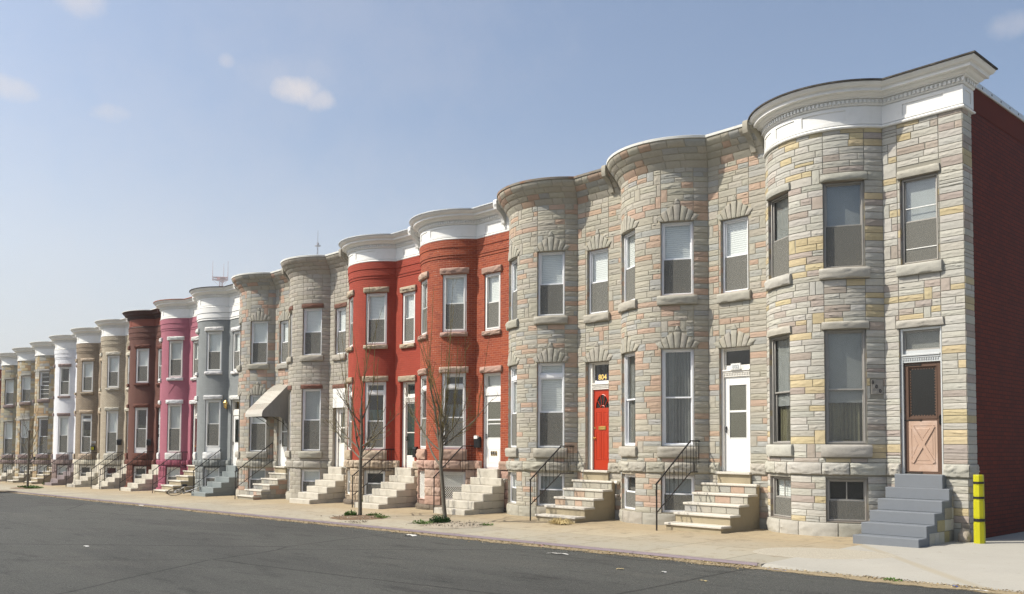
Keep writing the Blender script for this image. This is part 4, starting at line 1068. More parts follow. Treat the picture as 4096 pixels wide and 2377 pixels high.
steps(13, 'conc', 'steps with slab treads of the yellow and grey stone house beside the white one', railing=R_(ty=-.45))
steps(14, 'cream', 'cream painted steps behind the thin far street tree', railing=R_(ty=-.45))
steps(15, 'marble', 'white steps of the olive grey stone house at the left edge', railing=R_(ty=-.45))
steps(16, 'marble', 'white steps of the farthest dull red brick house', railing=R_(ty=-.45))

# ------------------------------------------------------------------ things fixed to or standing at the houses
def on_bay(k, th, o): 
    x, y, nx, ny = Pw(S(th), o); return (x-k*W, y), atan2(nx, -ny)
def mailbox(loc, rz, label, w=.20, h=.30, d=.10, kind=0, extra=None):
    r = empty('mailbox', loc, label, 'mailbox', 'mailboxes on the house fronts', rz)
    m = MB(); n = 8
    prof = [(0, 0), (-d, 0), (-d, h*.72)] + [(-d*cos(a), h*.72+h*.28*sin(a)) for a in [j*pi/2/n for j in range(1, n+1)]]
    a = [m.vert((-w/2, y, z)) for y, z in prof]; b = [m.vert((w/2, y, z)) for y, z in prof]; m.face(a); m.face(b[::-1])
    for i in range(len(prof)): j = (i+1) % len(prof); m.face([a[i], a[j], b[j], b[i]])
    obj('box', m, M['blackp'], r)
    m = MB(); m.box(-w/2-.008, w/2+.008, -d-.012, -.004, h*.74, h*.79, .003); m.box(-.02, .02, -d-.016, -d, h*.45, h*.5, .003); obj('flap', m, M['blackp'], r)
    if kind == 1: m = MB(); m.box(-w/2+.03, w/2-.04, -d-.03, -.05, h*.8, h+.03, .002); obj('letters', m, M['paper'], r)
    if kind == 2: m = MB(); m.box(-w/2+.03, w/2-.03, -d-.006, -d, .04, h*.65, .002); obj('sticker', m, M['yellow'], r)
    if kind == 3: m = MB(); m.tube([(-w/2+.03, -d*.6, -.01), (-w/2+.03, -d*.6, -.05), (w/2-.03, -d*.6, -.05), (w/2-.03, -d*.6, -.01)], .005, 5); obj('newspaper_hook', m, M['black'], r)
    return r
mailbox((-3*W-1.44, -.01, -3*STEP+1.90), 0, 'black mailbox holding letters beside the white door of the orange red brick house', kind=1, w=.22, h=.34)
mailbox((-4*W-.33, -.01, -4*STEP+1.62), 0, 'small dark mailbox at the right of the glazed door of the bright red painted house', w=.16, h=.36, kind=3)
for k, th, z, lb, kd, ww in ((9, 50.5, 2.25, 'black mailbox on the dark brown bay', 3, .22), (10, 50.5, 2.32, 'black mailbox on the pale buff brick bay', 0, .24), (11, 50.5, 2.05, 'black mailbox with a yellow sticker on the tan brick bay', 2, .22)):
    (x, y), rz = on_bay(k, th, .005); mailbox((x, y, z-k*STEP), rz, lb, kind=kd, w=ww, h=.32)
(x, y), rz = on_bay(11, 50.5, .01); r = empty('number_plate', (x, y, 2.47-11*STEP), 'small plate reading 822 above the stickered mailbox', 'number plate', None, rz)
m = MB(); m.box(-.14, .14, -.012, 0, 0, .12, .003); obj('plate', m, M['white'], r); text_obj('digits', '822', .12, .003, 'lettering', r, (0, -.016, .06), 0, True)
r = empty('mailbox', (-13*W-1.62, -1.0, -13*STEP+1.50), 'wide black mailbox hung on the handrail of the yellow and grey stone house', 'mailbox', 'mailboxes on the house fronts', radians(-15))
m = MB(); m.box(-.22, .22, -.12, 0, 0, .18, .01); obj('box', m, M['blackp'], r); m = MB(); m.box(-.23, .23, -.13, .005, .15, .19, .006); obj('flap', m, M['blackp'], r)
# brass carriage lamp
(x, y), rz = on_bay(7, 55, 0); r = empty('wall_lantern', (x, y, 3.75-7*STEP), 'brass carriage lantern on the grey house beside its white door', 'lantern', None, rz)
m = MB(); m.tube([(0, 0, .1), (0, -.05, .1)], .05, 10); m.tube([(0, -.04, .1), (0, -.10, .06), (0, -.16, .08)], .012, 6); obj('bracket', m, M['brass'], r)
m = MB(); m.tube([(0, -.16, .10), (0, -.16, .14), (0, -.16, .30), (0, -.16, .33), (0, -.16, .40), (0, -.16, .44)], [.04, .075, .09, .10, .04, .012], 8); obj('lamp_body', m, M['brass'], r)
m = MB(); m.tube([(0, -.16, .145), (0, -.16, .295)], [.078, .093], 8); obj('lamp_glass', m, M['glass'], r)
# metal awning of the twelfth number
r = empty('door_awning', (-6*W, 0, -6*STEP), 'pale ribbed metal awning over the door of the salmon and grey stone house', 'awning')
x0, x1 = -1.74, -.30; prof = [(-.03, 4.60), (-.30, 4.34), (-.85, 3.80), (-1.12, 3.55), (-1.19, 3.46), (-1.215, 3.36), (-1.21, 3.26)]
m = MB(); n = 18
for j in range(len(prof)-1):
    (ya, za), (yb, zb) = prof[j], prof[j+1]; sub = 9 if j < 3 else 2
    for q in range(sub):
        t0, t1 = q/sub, (q+1)/sub; y0_, z0_ = ya+(yb-ya)*t0, za+(zb-za)*t0; y1_, z1_ = ya+(yb-ya)*t1, za+(zb-za)*t1; l = .012
        m.quad((x0, y0_, z0_), (x1, y0_, z0_), (x1, y1_-.008, z1_+l), (x0, y1_-.008, z1_+l)); m.quad((x0, y1_-.008, z1_+l), (x1, y1_-.008, z1_+l), (x1, y1_, z1_), (x0, y1_, z1_))
obj('canopy', m, M['awning'], r)
for x in (x0, x1):
    m = MB(); N = 16
    def topz(y):
        for (ya, za), (yb, zb) in zip(prof, prof[1:]):
            if yb <= y <= ya: return za+(zb-za)*(y-ya)/(yb-ya)
        return prof[-1][1]
    def botz(y): return 3.26 if y < -.45 else 3.26 - .42*((y+.45)/.42)**1.5
    ys = [-1.20+ (1.17)*i/40 for i in range(41)]
    for i in range(40):
        o_ = (.010 if i % 2 else 0)
        m.quad((x+o_, ys[i], botz(ys[i])), (x+(.010-o_), ys[i+1], botz(ys[i+1])), (x+(.010-o_), ys[i+1], topz(ys[i+1])), (x+o_, ys[i], topz(ys[i])))
    obj('side_panel', m, M['awning_side'], r)
m = MB()
for x in (x0+.03, x1-.03): m.tube([(x, -.75, 3.27), (x, -.30, 3.05), (x, -.03, 2.75)], .012, 6); m.tube([(x, -.03, 2.7), (x, -.03, 3.3)], .012, 6); m.tube([(x, -1.18, 3.28), (x, -.03, 3.28)], .012, 6)
obj('bracket', m, M['black'], r)

# ------------------------------------------------------------------ ground
def sheet(name, xs, ys, zf, m, kind='structure', label=None):
    mb = MB(); ids = [[mb.vert((x, y, zf(x, y)), (1, 1, 1), (x, y)) for x in xs] for y in ys]
    for j in range(len(ys)-1):
        for i in range(len(xs)-1): mb.face([ids[j][i], ids[j][i+1], ids[j+1][i+1], ids[j+1][i]])
    return tag(obj(name, mb, m), label, None, None, kind)
def mat_pave():
    m, nt, bs = newmat('pavement concrete'); v = coords(nt)
    b = nt.nodes.new('ShaderNodeTexBrick'); b.offset = 0; mp = nt.nodes.new('ShaderNodeMapping'); mp.inputs['Location'].default_value = (.35, .22, 0)
    nt.links.new(v, mp.inputs[0]); nt.links.new(mp.outputs[0], b.inputs['Vector'])
    for k_, x in (('Scale', 1.), ('Mortar Size', .012), ('Mortar Smooth', .3), ('Brick Width', 1.75), ('Row Height', 1.62), ('Bias', 0.)): b.inputs[k_].default_value = x
    b.inputs['Color1'].default_value = (.35, .32, .25, 1); b.inputs['Color2'].default_value = (.285, .265, .215, 1); b.inputs['Mortar'].default_value = (.13, .11, .08, 1)
    sx = nt.nodes.new('ShaderNodeSeparateXYZ'); nt.links.new(v, sx.inputs[0])
    n1 = tnoise(nt, v, .55, 7, .7); n2 = tnoise(nt, v, 3.5, 6, .7); n3 = tnoise(nt, v, 55, 3, .6)
    yy = nd(nt, 'ShaderNodeMath', operation='MULTIPLY_ADD'); nt.links.new(n1, yy.inputs[0]); yy.inputs[1].default_value = 3.2; nt.links.new(sx.outputs[1], yy.inputs[2])
    near = ramp(nt, yy.outputs[0], 0, 1); near.node.color_ramp.elements[0].position = .0; near.node.color_ramp.elements[1].position = .9
    mr = nt.nodes.new('ShaderNodeMapRange'); mr.inputs[1].default_value = -2.6; mr.inputs[2].default_value = .2; nt.links.new(yy.outputs[0], mr.inputs[0]); nt.links.new(mr.outputs[0], near.node.inputs[0])
    c = mixc(nt, near, b.outputs['Color'], (.32, .235, .125)) 
    c = mixc(nt, .6, b.outputs['Color'], c)
    c = mixc(nt, ramp(nt, n2, .52, .70), c, (.20, .165, .115)); c = mixc(nt, 1., c, mixc(nt, n2, (.88,)*3, (1.12,)*3), 'MULTIPLY'); c = mixc(nt, 1., c, mixc(nt, n3, (.85,)*3, (1.15,)*3), 'MULTIPLY')
    nt.links.new(c, bs.inputs['Base Color']); bs.inputs['Roughness'].default_value = .9; bs.inputs['Specular IOR Level'].default_value = .2
    bump(nt, bs, tnoise(nt, v, 30, 6, .7), .3, .01); return m
def mat_apron():
    m, nt, bs = newmat('pale driveway concrete'); v = coords(nt)
    n1 = tnoise(nt, v, .8, 6, .65); n2 = tnoise(nt, v, 6, 6, .7); n3 = tnoise(nt, v, 60, 3)
    c = mixc(nt, n1, (.29, .275, .24), (.37, .355, .315)); c = mixc(nt, ramp(nt, n2, .6, .75), c, (.26, .24, .20))
    w = nd(nt, 'ShaderNodeTexWave', Scale=.11, Distortion=1.2, Detail=2.); w.bands_direction = 'DIAGONAL'; nt.links.new(v, w.inputs[0])
    c = mixc(nt, ramp(nt, w.outputs['Fac'], .993, .999), c, (.31, .28, .22)); c = mixc(nt, 1., c, mixc(nt, n3, (.88,)*3, (1.12,)*3), 'MULTIPLY')
    nt.links.new(c, bs.inputs['Base Color']); bs.inputs['Roughness'].default_value = .9; bs.inputs['Specular IOR Level'].default_value = .2; bump(nt, bs, tnoise(nt, v, 35, 6, .7), .3, .008); return m
def mat_asphalt():
    m, nt, bs = newmat('worn asphalt'); v = coords(nt)
    mp = nt.nodes.new('ShaderNodeMapping'); mp.inputs['Scale'].default_value = (.25, 1., 1.); nt.links.new(v, mp.inputs[0])
    n1 = tnoise(nt, mp.outputs[0], .5, 6, .65); n2 = tnoise(nt, mp.outputs[0], 2.6, 6, .7); n3 = tnoise(nt, v, 42, 4, .75); n4 = tnoise(nt, v, 110, 2, .6)
    c = mixc(nt, n1, (.058, .060, .055), (.090, .091, .084)); c = mixc(nt, ramp(nt, n2, .54, .68), c, (.046, .047, .044))
    c = mixc(nt, ramp(nt, tnoise(nt, mp.outputs[0], 1.1, 5, .6), .56, .74), c, (.088, .087, .079))
    c = mixc(nt, ramp(nt, tnoise(nt, mp.outputs[0], .33, 4, .55), .50, .56), c, mixc(nt, 1., c, (.84, .84, .85), 'MULTIPLY')); c = mixc(nt, 1., c, mixc(nt, tnoise(nt, v, 16, 6, .85), (.35,)*3, (1.65,)*3), 'MULTIPLY'); c = mixc(nt, 1., c, mixc(nt, n3, (.4,)*3, (1.6,)*3), 'MULTIPLY')
    c = mixc(nt, ramp(nt, n4, .66, .72), c, (.30, .29, .27))
    vo = nt.nodes.new('ShaderNodeTexVoronoi'); vo.feature = 'DISTANCE_TO_EDGE'; vo.inputs['Scale'].default_value = .16
    ds = nt.nodes.new('ShaderNodeMixRGB'); ds.inputs[0].default_value = .12; nt.links.new(v, ds.inputs[1]); nn = nd(nt, 'ShaderNodeTexNoise', Scale=1.3, Detail=6.); nt.links.new(v, nn.inputs[0]); nt.links.new(nn.outputs['Color'], ds.inputs[2]); nt.links.new(ds.outputs[0], vo.inputs[0])
    cr = ramp(nt, vo.outputs['Distance'], .0016, .005, (.38, .38, .38), (1, 1, 1)); c = mixc(nt, 1., c, cr, 'MULTIPLY')
    nt.links.new(c, bs.inputs['Base Color']); bs.inputs['Roughness'].default_value = .85; bs.inputs['Specular IOR Level'].default_value = .25
    bump(nt, bs, tnoise(nt, v, 20, 5, .9), 1., .03); return m
M['pave'] = mat_pave(); M['apron'] = mat_apron(); M['asphalt'] = mat_asphalt()
M['kerb'] = mat('kerb stone', (.27, .245, .20), .9, .2, 3, .4, 30, stain=(.14, .12, .09), stain_amt=.6, stain_scale=2)
M['pebble'] = mat('exposed aggregate', (.34, .31, .25), .9, .55, 45, .8, 60, bdist=.01)
M['earth'] = mat('far ground', (.16, .15, .12), .95, .3, .5, .2, 5)
M['gravel'] = mat('gravel', (.33, .29, .23), .9, .7, 40, 1., 60, bdist=.02)
rd = lambda x, y: gz(x, min(y, -5.31))
def frange(a, b, n): return [a+(b-a)*i/n for i in range(n+1)]
KY = -5.07
sheet('pavement', frange(-140, -1.3, 60), [.9, -1., -3., KY], lambda x, y: gz(x, y)+.0, M['pave'])
def apz(x, y):
    base = gz(x, max(y, -5.2)); r = rd(x, -5.31)
    t = max(0, min(1, (-y-3.7)/1.45)); e = max(0, min(1, (x+1.3)/1.2)); t = t*t*(3-2*t)
    t2 = max(0, min(1, (-y-5.08)/.13)); q = max(t*e, t2); return base*(1-q) + r*q
sheet('driveway', [-1.3, -1.25] + [-1.2+.1*i for i in range(13)] + frange(0.2, 30, 30), [30, 13, .0] + frange(-.5, -5.26, 28), lambda x, y: apz(x, y)+.002, M['apron'])
sheet('road', frange(-300, 120, 40), [-5.10, -5.31, -7, -9, -12, -16, -22, -40], lambda x, y: rd(x, y), M['asphalt'])
sheet('far_ground', frange(-2500, 1500, 20), [2500, 500, 30, 0, -40, -200, -2000], lambda x, y: SLOPE*max(x, -400)-.5, M['earth'])
mb = MB()
for i in range(60):
    xa = -1.30-i*2.3; xb = xa-2.294
    z0, z1 = gz(xa, KY)+.004, gz(xb, KY)+.004; ya, yb = KY+.02, KY-.13
    v = [mb.vert(p) for p in ((xb, ya, z1), (xa, ya, z0), (xa, yb, z0-.008), (xb, yb, z1-.008), (xb, yb-.02, z1-.3), (xa, yb-.02, z0-.3), (xa, ya, z0-.3), (xb, ya, z1-.3))]
    mb.face([v[0], v[1], v[2], v[3]]); mb.face([v[3], v[2], v[5], v[4]]); mb.face([v[1], v[6], v[5], v[2]]); mb.face([v[0], v[3], v[4], v[7]])
tag(obj('kerb', mb, M['kerb']), kind='structure')
mb = MB()
for i in range(17):
    xa = -1.37-i*2.6; xb = xa-2.59; z0, z1 = gz(xa, KY), gz(xb, KY); yy0, yy1 = KY-.075, KY-.142
    q = [mb.vert(p) for p in ((xb, yy0, z1+.004), (xa, yy0, z0+.004), (xa, yy1+.01, z0+.006), (xb, yy1+.01, z1+.006), (xa, yy1, z0-.035), (xb, yy1, z1-.035))]
    mb.face([q[0], q[1], q[2], q[3]]); mb.face([q[3], q[2], q[4], q[5]])
    m_ = [mb.vert(p) for p in ((xa, yy1+.01, z0+.006), (xa, yy0, z0+.004), (xa, yy0, z0-.035), (xa, yy1, z0-.035))]; mb.face(m_)
tag(obj('kerb_edge_strip', mb, M['steel']), kind='structure')
# exposed aggregate patch
mb = MB(); c = (-1.25, -3.35); n = 40; ids = [[mb.vert((c[0], c[1], apz(*c)+.006))]]
for j in range(1, 9):
    row = []
    for i in range(n):
        a = 2*pi*i/n; q = j/8; x = c[0]+1.2*q*cos(a)*(1+.05*sin(3*a)); y = c[1]+.88*q*sin(a)*(1+.06*cos(2*a)); x += .35*(y-c[1]); row.append(mb.vert((x, y, apz(x, y)+(.006 if j < 8 else -.004))))
    ids.append(row)
for i in range(n):
    mb.face([ids[0][0], ids[1][i], ids[1][(i+1) % n]])
    for j in range(1, 8): mb.face([ids[j][i], ids[j+1][i], ids[j+1][(i+1) % n], ids[j][(i+1) % n]])
tag(obj('pebbled_patch', mb, M['pebble']), kind='structure')
# utility cover
mb = MB(); ids = [mb.vert((-12.26+.2*cos(a), -4.0+.2*sin(a), gz(-12.26+.2*cos(a), -4.0+.2*sin(a))+.006)) for a in [2*pi*i/20 for i in range(20)]]; mb.face(ids)
tag(obj('utility_cover', mb, M['kerb']), 'small round utility cover in the pavement between the two near trees', 'utility cover')

# ------------------------------------------------------------------ small plants and litter
def plant(loc, r, h, n, label, mname='leaf', cat='plant', seed=1, lw=.03, name='weed_plant'):
    rng = random.Random(seed); mb = MB()
    for i in range(n):
        a = rng.uniform(0, 2*pi); rr = r*sqrt(rng.random()); hh = h*rng.uniform(.3, 1)*(1-.5*(rr/r)**2); x, y = rr*cos(a), rr*sin(a)
        z = hh*rng.uniform(.3, 1); d = Vector((cos(a)*rng.uniform(.2, 1), sin(a)*rng.uniform(.2, 1), rng.uniform(.1, 1))).normalized()*lw*rng.uniform(.8, 2.2)
        s = d.cross(Vector((rng.uniform(-1, 1), rng.uniform(-1, 1), 1))).normalized()*lw*rng.uniform(.4, .8); p = Vector((x, y, z))
        mb.face([mb.vert(p), mb.vert(p+d*.5+s), mb.vert(p+d), mb.vert(p+d*.5-s)])
        if i % 6 == 0: mb.tube([(x*.3, y*.3, 0), tuple(p)], .004, 3, cap=False)
    return tag(obj(name, mb, M[mname], None, None, loc), label, cat)
def heap(name, cx, cy, rx, ry, h, m, kind=None, seed=0, shear=0., label=None):
    mb = MB(); n = 28; rings = 7; ids = [[mb.vert((cx, cy, gz(cx, cy)+h))]]
    for j in range(1, rings+1):
        row = []
        for i in range(n):
            a = 2*pi*i/n; t = j/rings; w = 1+.10*noise.noise((cos(a)*1.5, sin(a)*1.5, seed)); x = cx+rx*t*cos(a)*w; y = cy+ry*t*sin(a)*w; x += shear*(y-cy)
            row.append(mb.vert((x, y, gz(x, y)+.005+h*(1-t**2)*(1+.5*noise.noise((x*6, y*6, seed))))))
        ids.append(row)
    for i in range(n): mb.face([ids[0][0], ids[1][i], ids[1][(i+1) % n]])
    for j in range(1, rings):
        for i in range(n): mb.face([ids[j][i], ids[j+1][i], ids[j+1][(i+1) % n], ids[j][(i+1) % n]])
    return tag(obj(name, mb, m, None, 60), label, None, None, kind)
T8 = (-15.25, -3.72); T6 = (-11.45, -3.62)
heap('tree_pit_soil', T8[0]+.15, T8[1]-.15, .95, .72, .05, M['mulch'], 'structure', 3)
heap('tree_pit_gravel', T6[0]+.55, T6[1]-.2, .9, .80, .04, M['gravel'], 'structure', 5)
heap('tree_pit_soil', -49.6, -3.6, 1.6, .7, .04, M['mulch'], 'structure', 7)
rng = random.Random(77); mb = MB()
for cx, cy, n, sp in ((T8[0]+.15, T8[1]-.15, 260, .8), (T6[0]+.55, T6[1]-.2, 420, .8), (-13.6, -4.9, 60, .5)):
    for i in range(n):
        x, y = cx+rng.gauss(0, sp*.5), cy+rng.gauss(0, sp*.38); s = rng.uniform(.008, .028); mb.ball((x, y, gz(x, y)+.03+s*.4), s, 1, rng.uniform(.6, 1), .5, n=3, col=(lambda g: (g*.36, g*.31, g*.24))(rng.uniform(.35, 1.5)))
tag(obj('pebbles', mb, M['rock']), kind='stuff')
plant((T8[0]-.12, T8[1]-.25, gz(*T8)+.03), .16, .18, 300, 'bright green weed clump on the kerb side of the tree by the red painted house', seed=1)
plant((T8[0]+.32, T8[1]+.28, gz(*T8)+.03), .24, .10, 260, 'low green weeds on the house side of the tree by the red painted house', seed=2, lw=.022)
plant((T8[0]+.95, T8[1]+.1, gz(*T8)+.03), .22, .08, 160, 'flat green weeds at the right end of the soil bed', seed=3, lw=.02)
plant((T6[0]-.08, T6[1]-.12, gz(*T6)+.02), .27, .24, 1000, 'dense dark green shrub round the foot of the leaning tree', 'leafdark', 'shrub', seed=4, lw=.024, name='small_shrub')
plant((T6[0]-.15, T6[1]-.62, gz(*T6)+.02), .26, .12, 260, 'low pale weeds in the gravel left of the leaning tree', seed=5, lw=.02)
plant((T6[0]+1.25, T6[1]+.3, gz(*T6)+.02), .18, .07, 120, 'small weeds at the right edge of the gravel bed', seed=6, lw=.02)
plant((-4*W-1.95, -.95, gz(-19, -1)), .16, .30, 200, 'upright green weed between the white marble steps and the bright red painted house', seed=8, lw=.03)
plant((-49.9, -3.4, gz(-49, -3.4)+.02), .55, .12, 500, 'grass tuft at the left of the thin far tree', seed=9, lw=.03)
plant((-48.4, -3.5, gz(-48.4, -3.5)+.02), .5, .12, 500, 'grass tuft at the right of the thin far tree', seed=10, lw=.03)
plant((.9, -5.3, rd(.9, -5.35)), .12, .04, 60, 'flat weeds in the gutter at the driveway', seed=11, lw=.02)
plant((-12*W-1.9, -1.5, gz(-53, -1.5)), .15, .25, 120, 'green weed beside the mauve painted steps', seed=12, lw=.03)
rng = random.Random(12); mb = MB()
for i in range(260):     # tuft of dry straw by the steps
    a = rng.uniform(0, 2*pi); r0 = rng.uniform(0, .12); p = Vector((r0*cos(a), r0*sin(a), .01)); d = Vector((cos(a+rng.uniform(-1, 1)), sin(a), rng.uniform(.1, 1.3))).normalized()*rng.uniform(.08, .2)
    q = p+d; e = q+Vector((d.x*.7, d.y*.7, -abs(d.z)*.7)); mb.tube([p, q, e], .0035, 3, cap=False)
tag(obj('straw_tuft', mb, M['straw'], None, None, (-2*W-.28, -2.0, gz(-9, -2))), 'clump of dry straw at the foot of the steps below the bright red door', 'straw')
rng = random.Random(5); mb = MB()
for i in range(5200):     # dead leaves and grit along the gutter
    x = -1.3 - 40*rng.random()**1.35 if rng.random() < .88 else rng.uniform(-1.3, 3.5)
    dens = .5+.5*noise.noise((x*.7, 3.3, 0)); y = KY-.16 - abs(rng.gauss(0, .13+.16*dens)); 
    if x > -1.3: y = -5.16-abs(rng.gauss(0, .13))+.06
    s = rng.uniform(.008, .028); a = rng.uniform(0, pi); z = rd(x, y)+.004+rng.random()*.012
    g_ = rng.choice([(.42, .32, .16), (.30, .21, .10), (.5, .42, .27), (.22, .16, .09), (.36, .30, .2)]); ca, sa = cos(a)*s, sin(a)*s
    mb.face([mb.vert((x+ca, y+sa, z), g_), mb.vert((x-sa*.5, y+ca*.5, z+rng.random()*.01), g_), mb.vert((x-ca, y-sa, z), g_), mb.vert((x+sa*.5, y-ca*.5, z+rng.random()*.014), g_)])
tag(obj('gutter_litter', mb, M['rock']), kind='stuff')
def gutter_mat():
    m, nt, bs = newmat('gutter dirt'); v = coords(nt); uv = nt.nodes.new('ShaderNodeTexCoord'); sx = nt.nodes.new('ShaderNodeSeparateXYZ'); nt.links.new(uv.outputs['UV'], sx.inputs[0])
    n = tnoise(nt, v, 2.2, 7, .75); a = nd(nt, 'ShaderNodeMath', operation='MULTIPLY_ADD'); nt.links.new(sx.outputs[1], a.inputs[0]); a.inputs[1].default_value = -1.0; nt.links.new(n, a.inputs[2])
    al = ramp(nt, a.outputs[0], .0, .16); c = mixc(nt, tnoise(nt, v, 25, 4), (.16, .125, .075), (.34, .27, .16)); nt.links.new(c, bs.inputs['Base Color']); bs.inputs['Roughness'].default_value = .95
    tr = nt.nodes.new('ShaderNodeBsdfTransparent'); mx = nt.nodes.new('ShaderNodeMixShader'); nt.links.new(al, mx.inputs[0]); nt.links.new(tr.outputs[0], mx.inputs[1]); nt.links.new(bs.outputs[0], mx.inputs[2]); nt.links.new(mx.outputs[0], nt.nodes['Material Output'].inputs[0]); return m
mb = MB(); prev = None
for i in range(61):
    x = 4-i; a = mb.vert((x, KY-.12, rd(x, -5.4)+.006), (1, 1, 1), (x, 0)); b = mb.vert((x, -6.1, rd(x, -6.1)+.006), (1, 1, 1), (x, 1))
    if prev: mb.face([prev[0], a, b, prev[1]])
    prev = (a, b)
tag(obj('gutter_dirt', mb, gutter_mat()), kind='stuff')
def scrap(x, y, w, d, h, m, label, rz=0., bend=.0):
    mb = MB(); n = 4
    for i in range(n+1):
        t = i/n; z = h*sin(pi*t)*(1 if i % 2 else .5)+.004; mb.vert((-w/2+w*t, -d/2, z)); mb.vert((-w/2+w*t+.01, d/2, z*.7+.002))
    for i in range(n): mb.face([2*i, 2*i+2, 2*i+3, 2*i+1])
    tag(obj('litter_scrap', mb, M[m], None, None, (x, y, (rd(x, y) if y < -5.3 else gz(x, y))+.004), rz), label, 'litter', 'litter scraps in the street')
scrap(-4.9, -6.25, .42, .06, .02, 'paper', 'long white scrap lying on the asphalt before the granite-tread steps', .4)
scrap(-9.9, -5.9, .25, .18, .04, 'paper', 'crumpled white wrapper on the asphalt beyond the kerb, left of the gravel bed', .3)
scrap(-2.6, -7.2, .12, .07, .02, 'straw', 'tan leaf scrap on the open asphalt near the kerb end', .8)
scrap(-.9, -7.4, .12, .05, .02, 'straw', 'tan leaf scrap on the asphalt, nearest to the driveway', .2)
scrap(-1.9, -7.0, .08, .06, .02, 'paper', 'small pale scrap between the two tan leaf scraps', .2)
scrap(-6.2, -5.38, .08, .06, .03, 'pinkpaper', 'small pink scrap in the gutter leaves', .2)
scrap(-.9, -5.4, .34, .02, .01, 'bluep', 'thin blue straw lying in the gutter at the kerb end', .05)
scrap(1.75, -5.3, .07, .06, .03, 'bluep', 'blue bottle cap scrap at the edge of the driveway', .2)
scrap(2.1, -5.4, .22, .04, .01, 'paper', 'white scrap beside the blue one at the driveway', .1)
scrap(-12.2, -12.2, .12, .07, .02, 'paper', 'white scrap alone on the far left asphalt', .1)
scrap(-27.5, -5.4, .25, .14, .03, 'paper', 'white scrap in the gutter in front of the grey painted house', .1)

# ------------------------------------------------------------------ bollard and the boulder at the corner
r = empty('bollard', (.265, -.22, gz(.2, -.24)-.01), 'yellow eight-sided bollard with three black bands at the corner', 'bollard')
def octo(mb, segs, n=8):
    rings = [[mb.vert((rr*cos(2*pi*(i+.5)/n), rr*sin(2*pi*(i+.5)/n), z)) for i in range(n)] for rr, z in segs]
    for j in range(len(rings)-1):
        for i in range(n): mb.face([rings[j][i], rings[j][(i+1) % n], rings[j+1][(i+1) % n], rings[j+1][i]])
    mb.face(rings[-1])
m = MB(); octo(m, [(.099, 0), (.098, .38), (.093, .382), (.093, .50), (.096, .502), (.094, .80), (.090, .802), (.090, .9), (.092, .902), (.089, 1.28), (.084, 1.295)]); obj('sleeve', m, M['yellow'], r)
for z, h in ((.42, .055), (.845, .04), (1.125, .04)):
    m = MB(); m.tube([(0, 0, z), (0, 0, z+h)], .0975, 16); obj('black_band', m, M['tape'], r)
mb = MB(); mb.ball((0, 0, .09), .12, 1., .8, 1.35, n=10, jit=.3, col=(.42, .37, .31)); tag(obj('boulder', mb, M['rock'], None, 50, (-.02, -.16, gz(0, -.1))), 'rounded stone lump between the yellow bollard and the corner of the house', 'boulder')

# ------------------------------------------------------------------ bicycle
def bicycle(loc, yaw, lean):
    r = empty('bicycle', loc, 'bicycle slumped against the left side of the grey painted steps', 'bicycle'); r.rotation_mode = 'XYZ'
    r.matrix_world = Matrix.Translation(loc) @ Matrix.Rotation(yaw, 4, 'Z') @ Matrix.Rotation(lean, 4, 'X'); Rw = .335
    for nm, x in (('rear_wheel', 0), ('front_wheel', 1.02)):
        m = MB(); pts = [(x+Rw*cos(a), 0, Rw+Rw*sin(a)) for a in [2*pi*i/32 for i in range(33)]]; m.tube(pts, .019, 6, cap=False); w = obj(nm, m, M['tyre'], r)
        m = MB(); m.tube([(x+(Rw-.022)*cos(a), 0, Rw+(Rw-.022)*sin(a)) for a in [2*pi*i/32 for i in range(33)]], .009, 4, cap=False)
        for i in range(18): a = 2*pi*i/18; m.tube([(x, .02*(-1)**i, Rw), (x+(Rw-.02)*cos(a), 0, Rw+(Rw-.02)*sin(a))], .0022, 3, cap=False)
        m.tube([(x, -.05, Rw), (x, .05, Rw)], .022, 8); obj('rim_and_spokes', m, M['silver'], w)
    m = MB(); bb = (.43, 0, .28); st = (.30, 0, .80); hd = (.86, 0, .82); hl = (.89, 0, .68)
    for a, b, rr in ((bb, st, .016), (st, hd, .016), (bb, hl, .018), (hd, hl, .02), (bb, (0, .05, Rw), .01), (bb, (0, -.05, Rw), .01), (st, (0, .05, Rw), .008), (st, (0, -.05, Rw), .008), (hl, (1.02, .05, Rw), .011), (hl, (1.02, -.05, Rw), .011), (st, (.28, 0, .90), .013)): m.tube([a, b], rr, 6)
    obj('frame', m, M['silver'], r)
    m = MB(); m.ball((.27, 0, .93), .07, 1.9, 1., .4, n=8); obj('saddle', m, M['blackp'], r)
    m = MB(); m.tube([hd, (.84, 0, .90), (.90, .0, .92)], .013, 6); m.tube([(.86, -.22, .86), (.95, -.21, .90), (.92, -.12, .92), (.90, 0, .92), (.92, .12, .92), (.95, .21, .90), (.86, .22, .86)], .013, 6); obj('handlebar', m, M['blackp'], r)
    m = MB(); m.tube([(.43, -.06, .28), (.43, .06, .28)], .02, 8); m.tube([(.43+.09*cos(a), .045, .28+.09*sin(a)) for a in [2*pi*i/20 for i in range(21)]], .006, 4, cap=False); m.tube([(.43, .06, .28), (.53, .06, .15)], .009, 5); m.tube([(.43, -.06, .28), (.33, -.06, .41)], .009, 5); m.box(.49, .57, .06, .15, .14, .165, .005); m.box(.29, .37, -.15, -.06, .40, .425, .005); obj('crankset', m, M['alu'], r)
    return r
bicycle((-7*W-2.45, -2.05, gz(-32, -2)+.01), radians(80), radians(60))

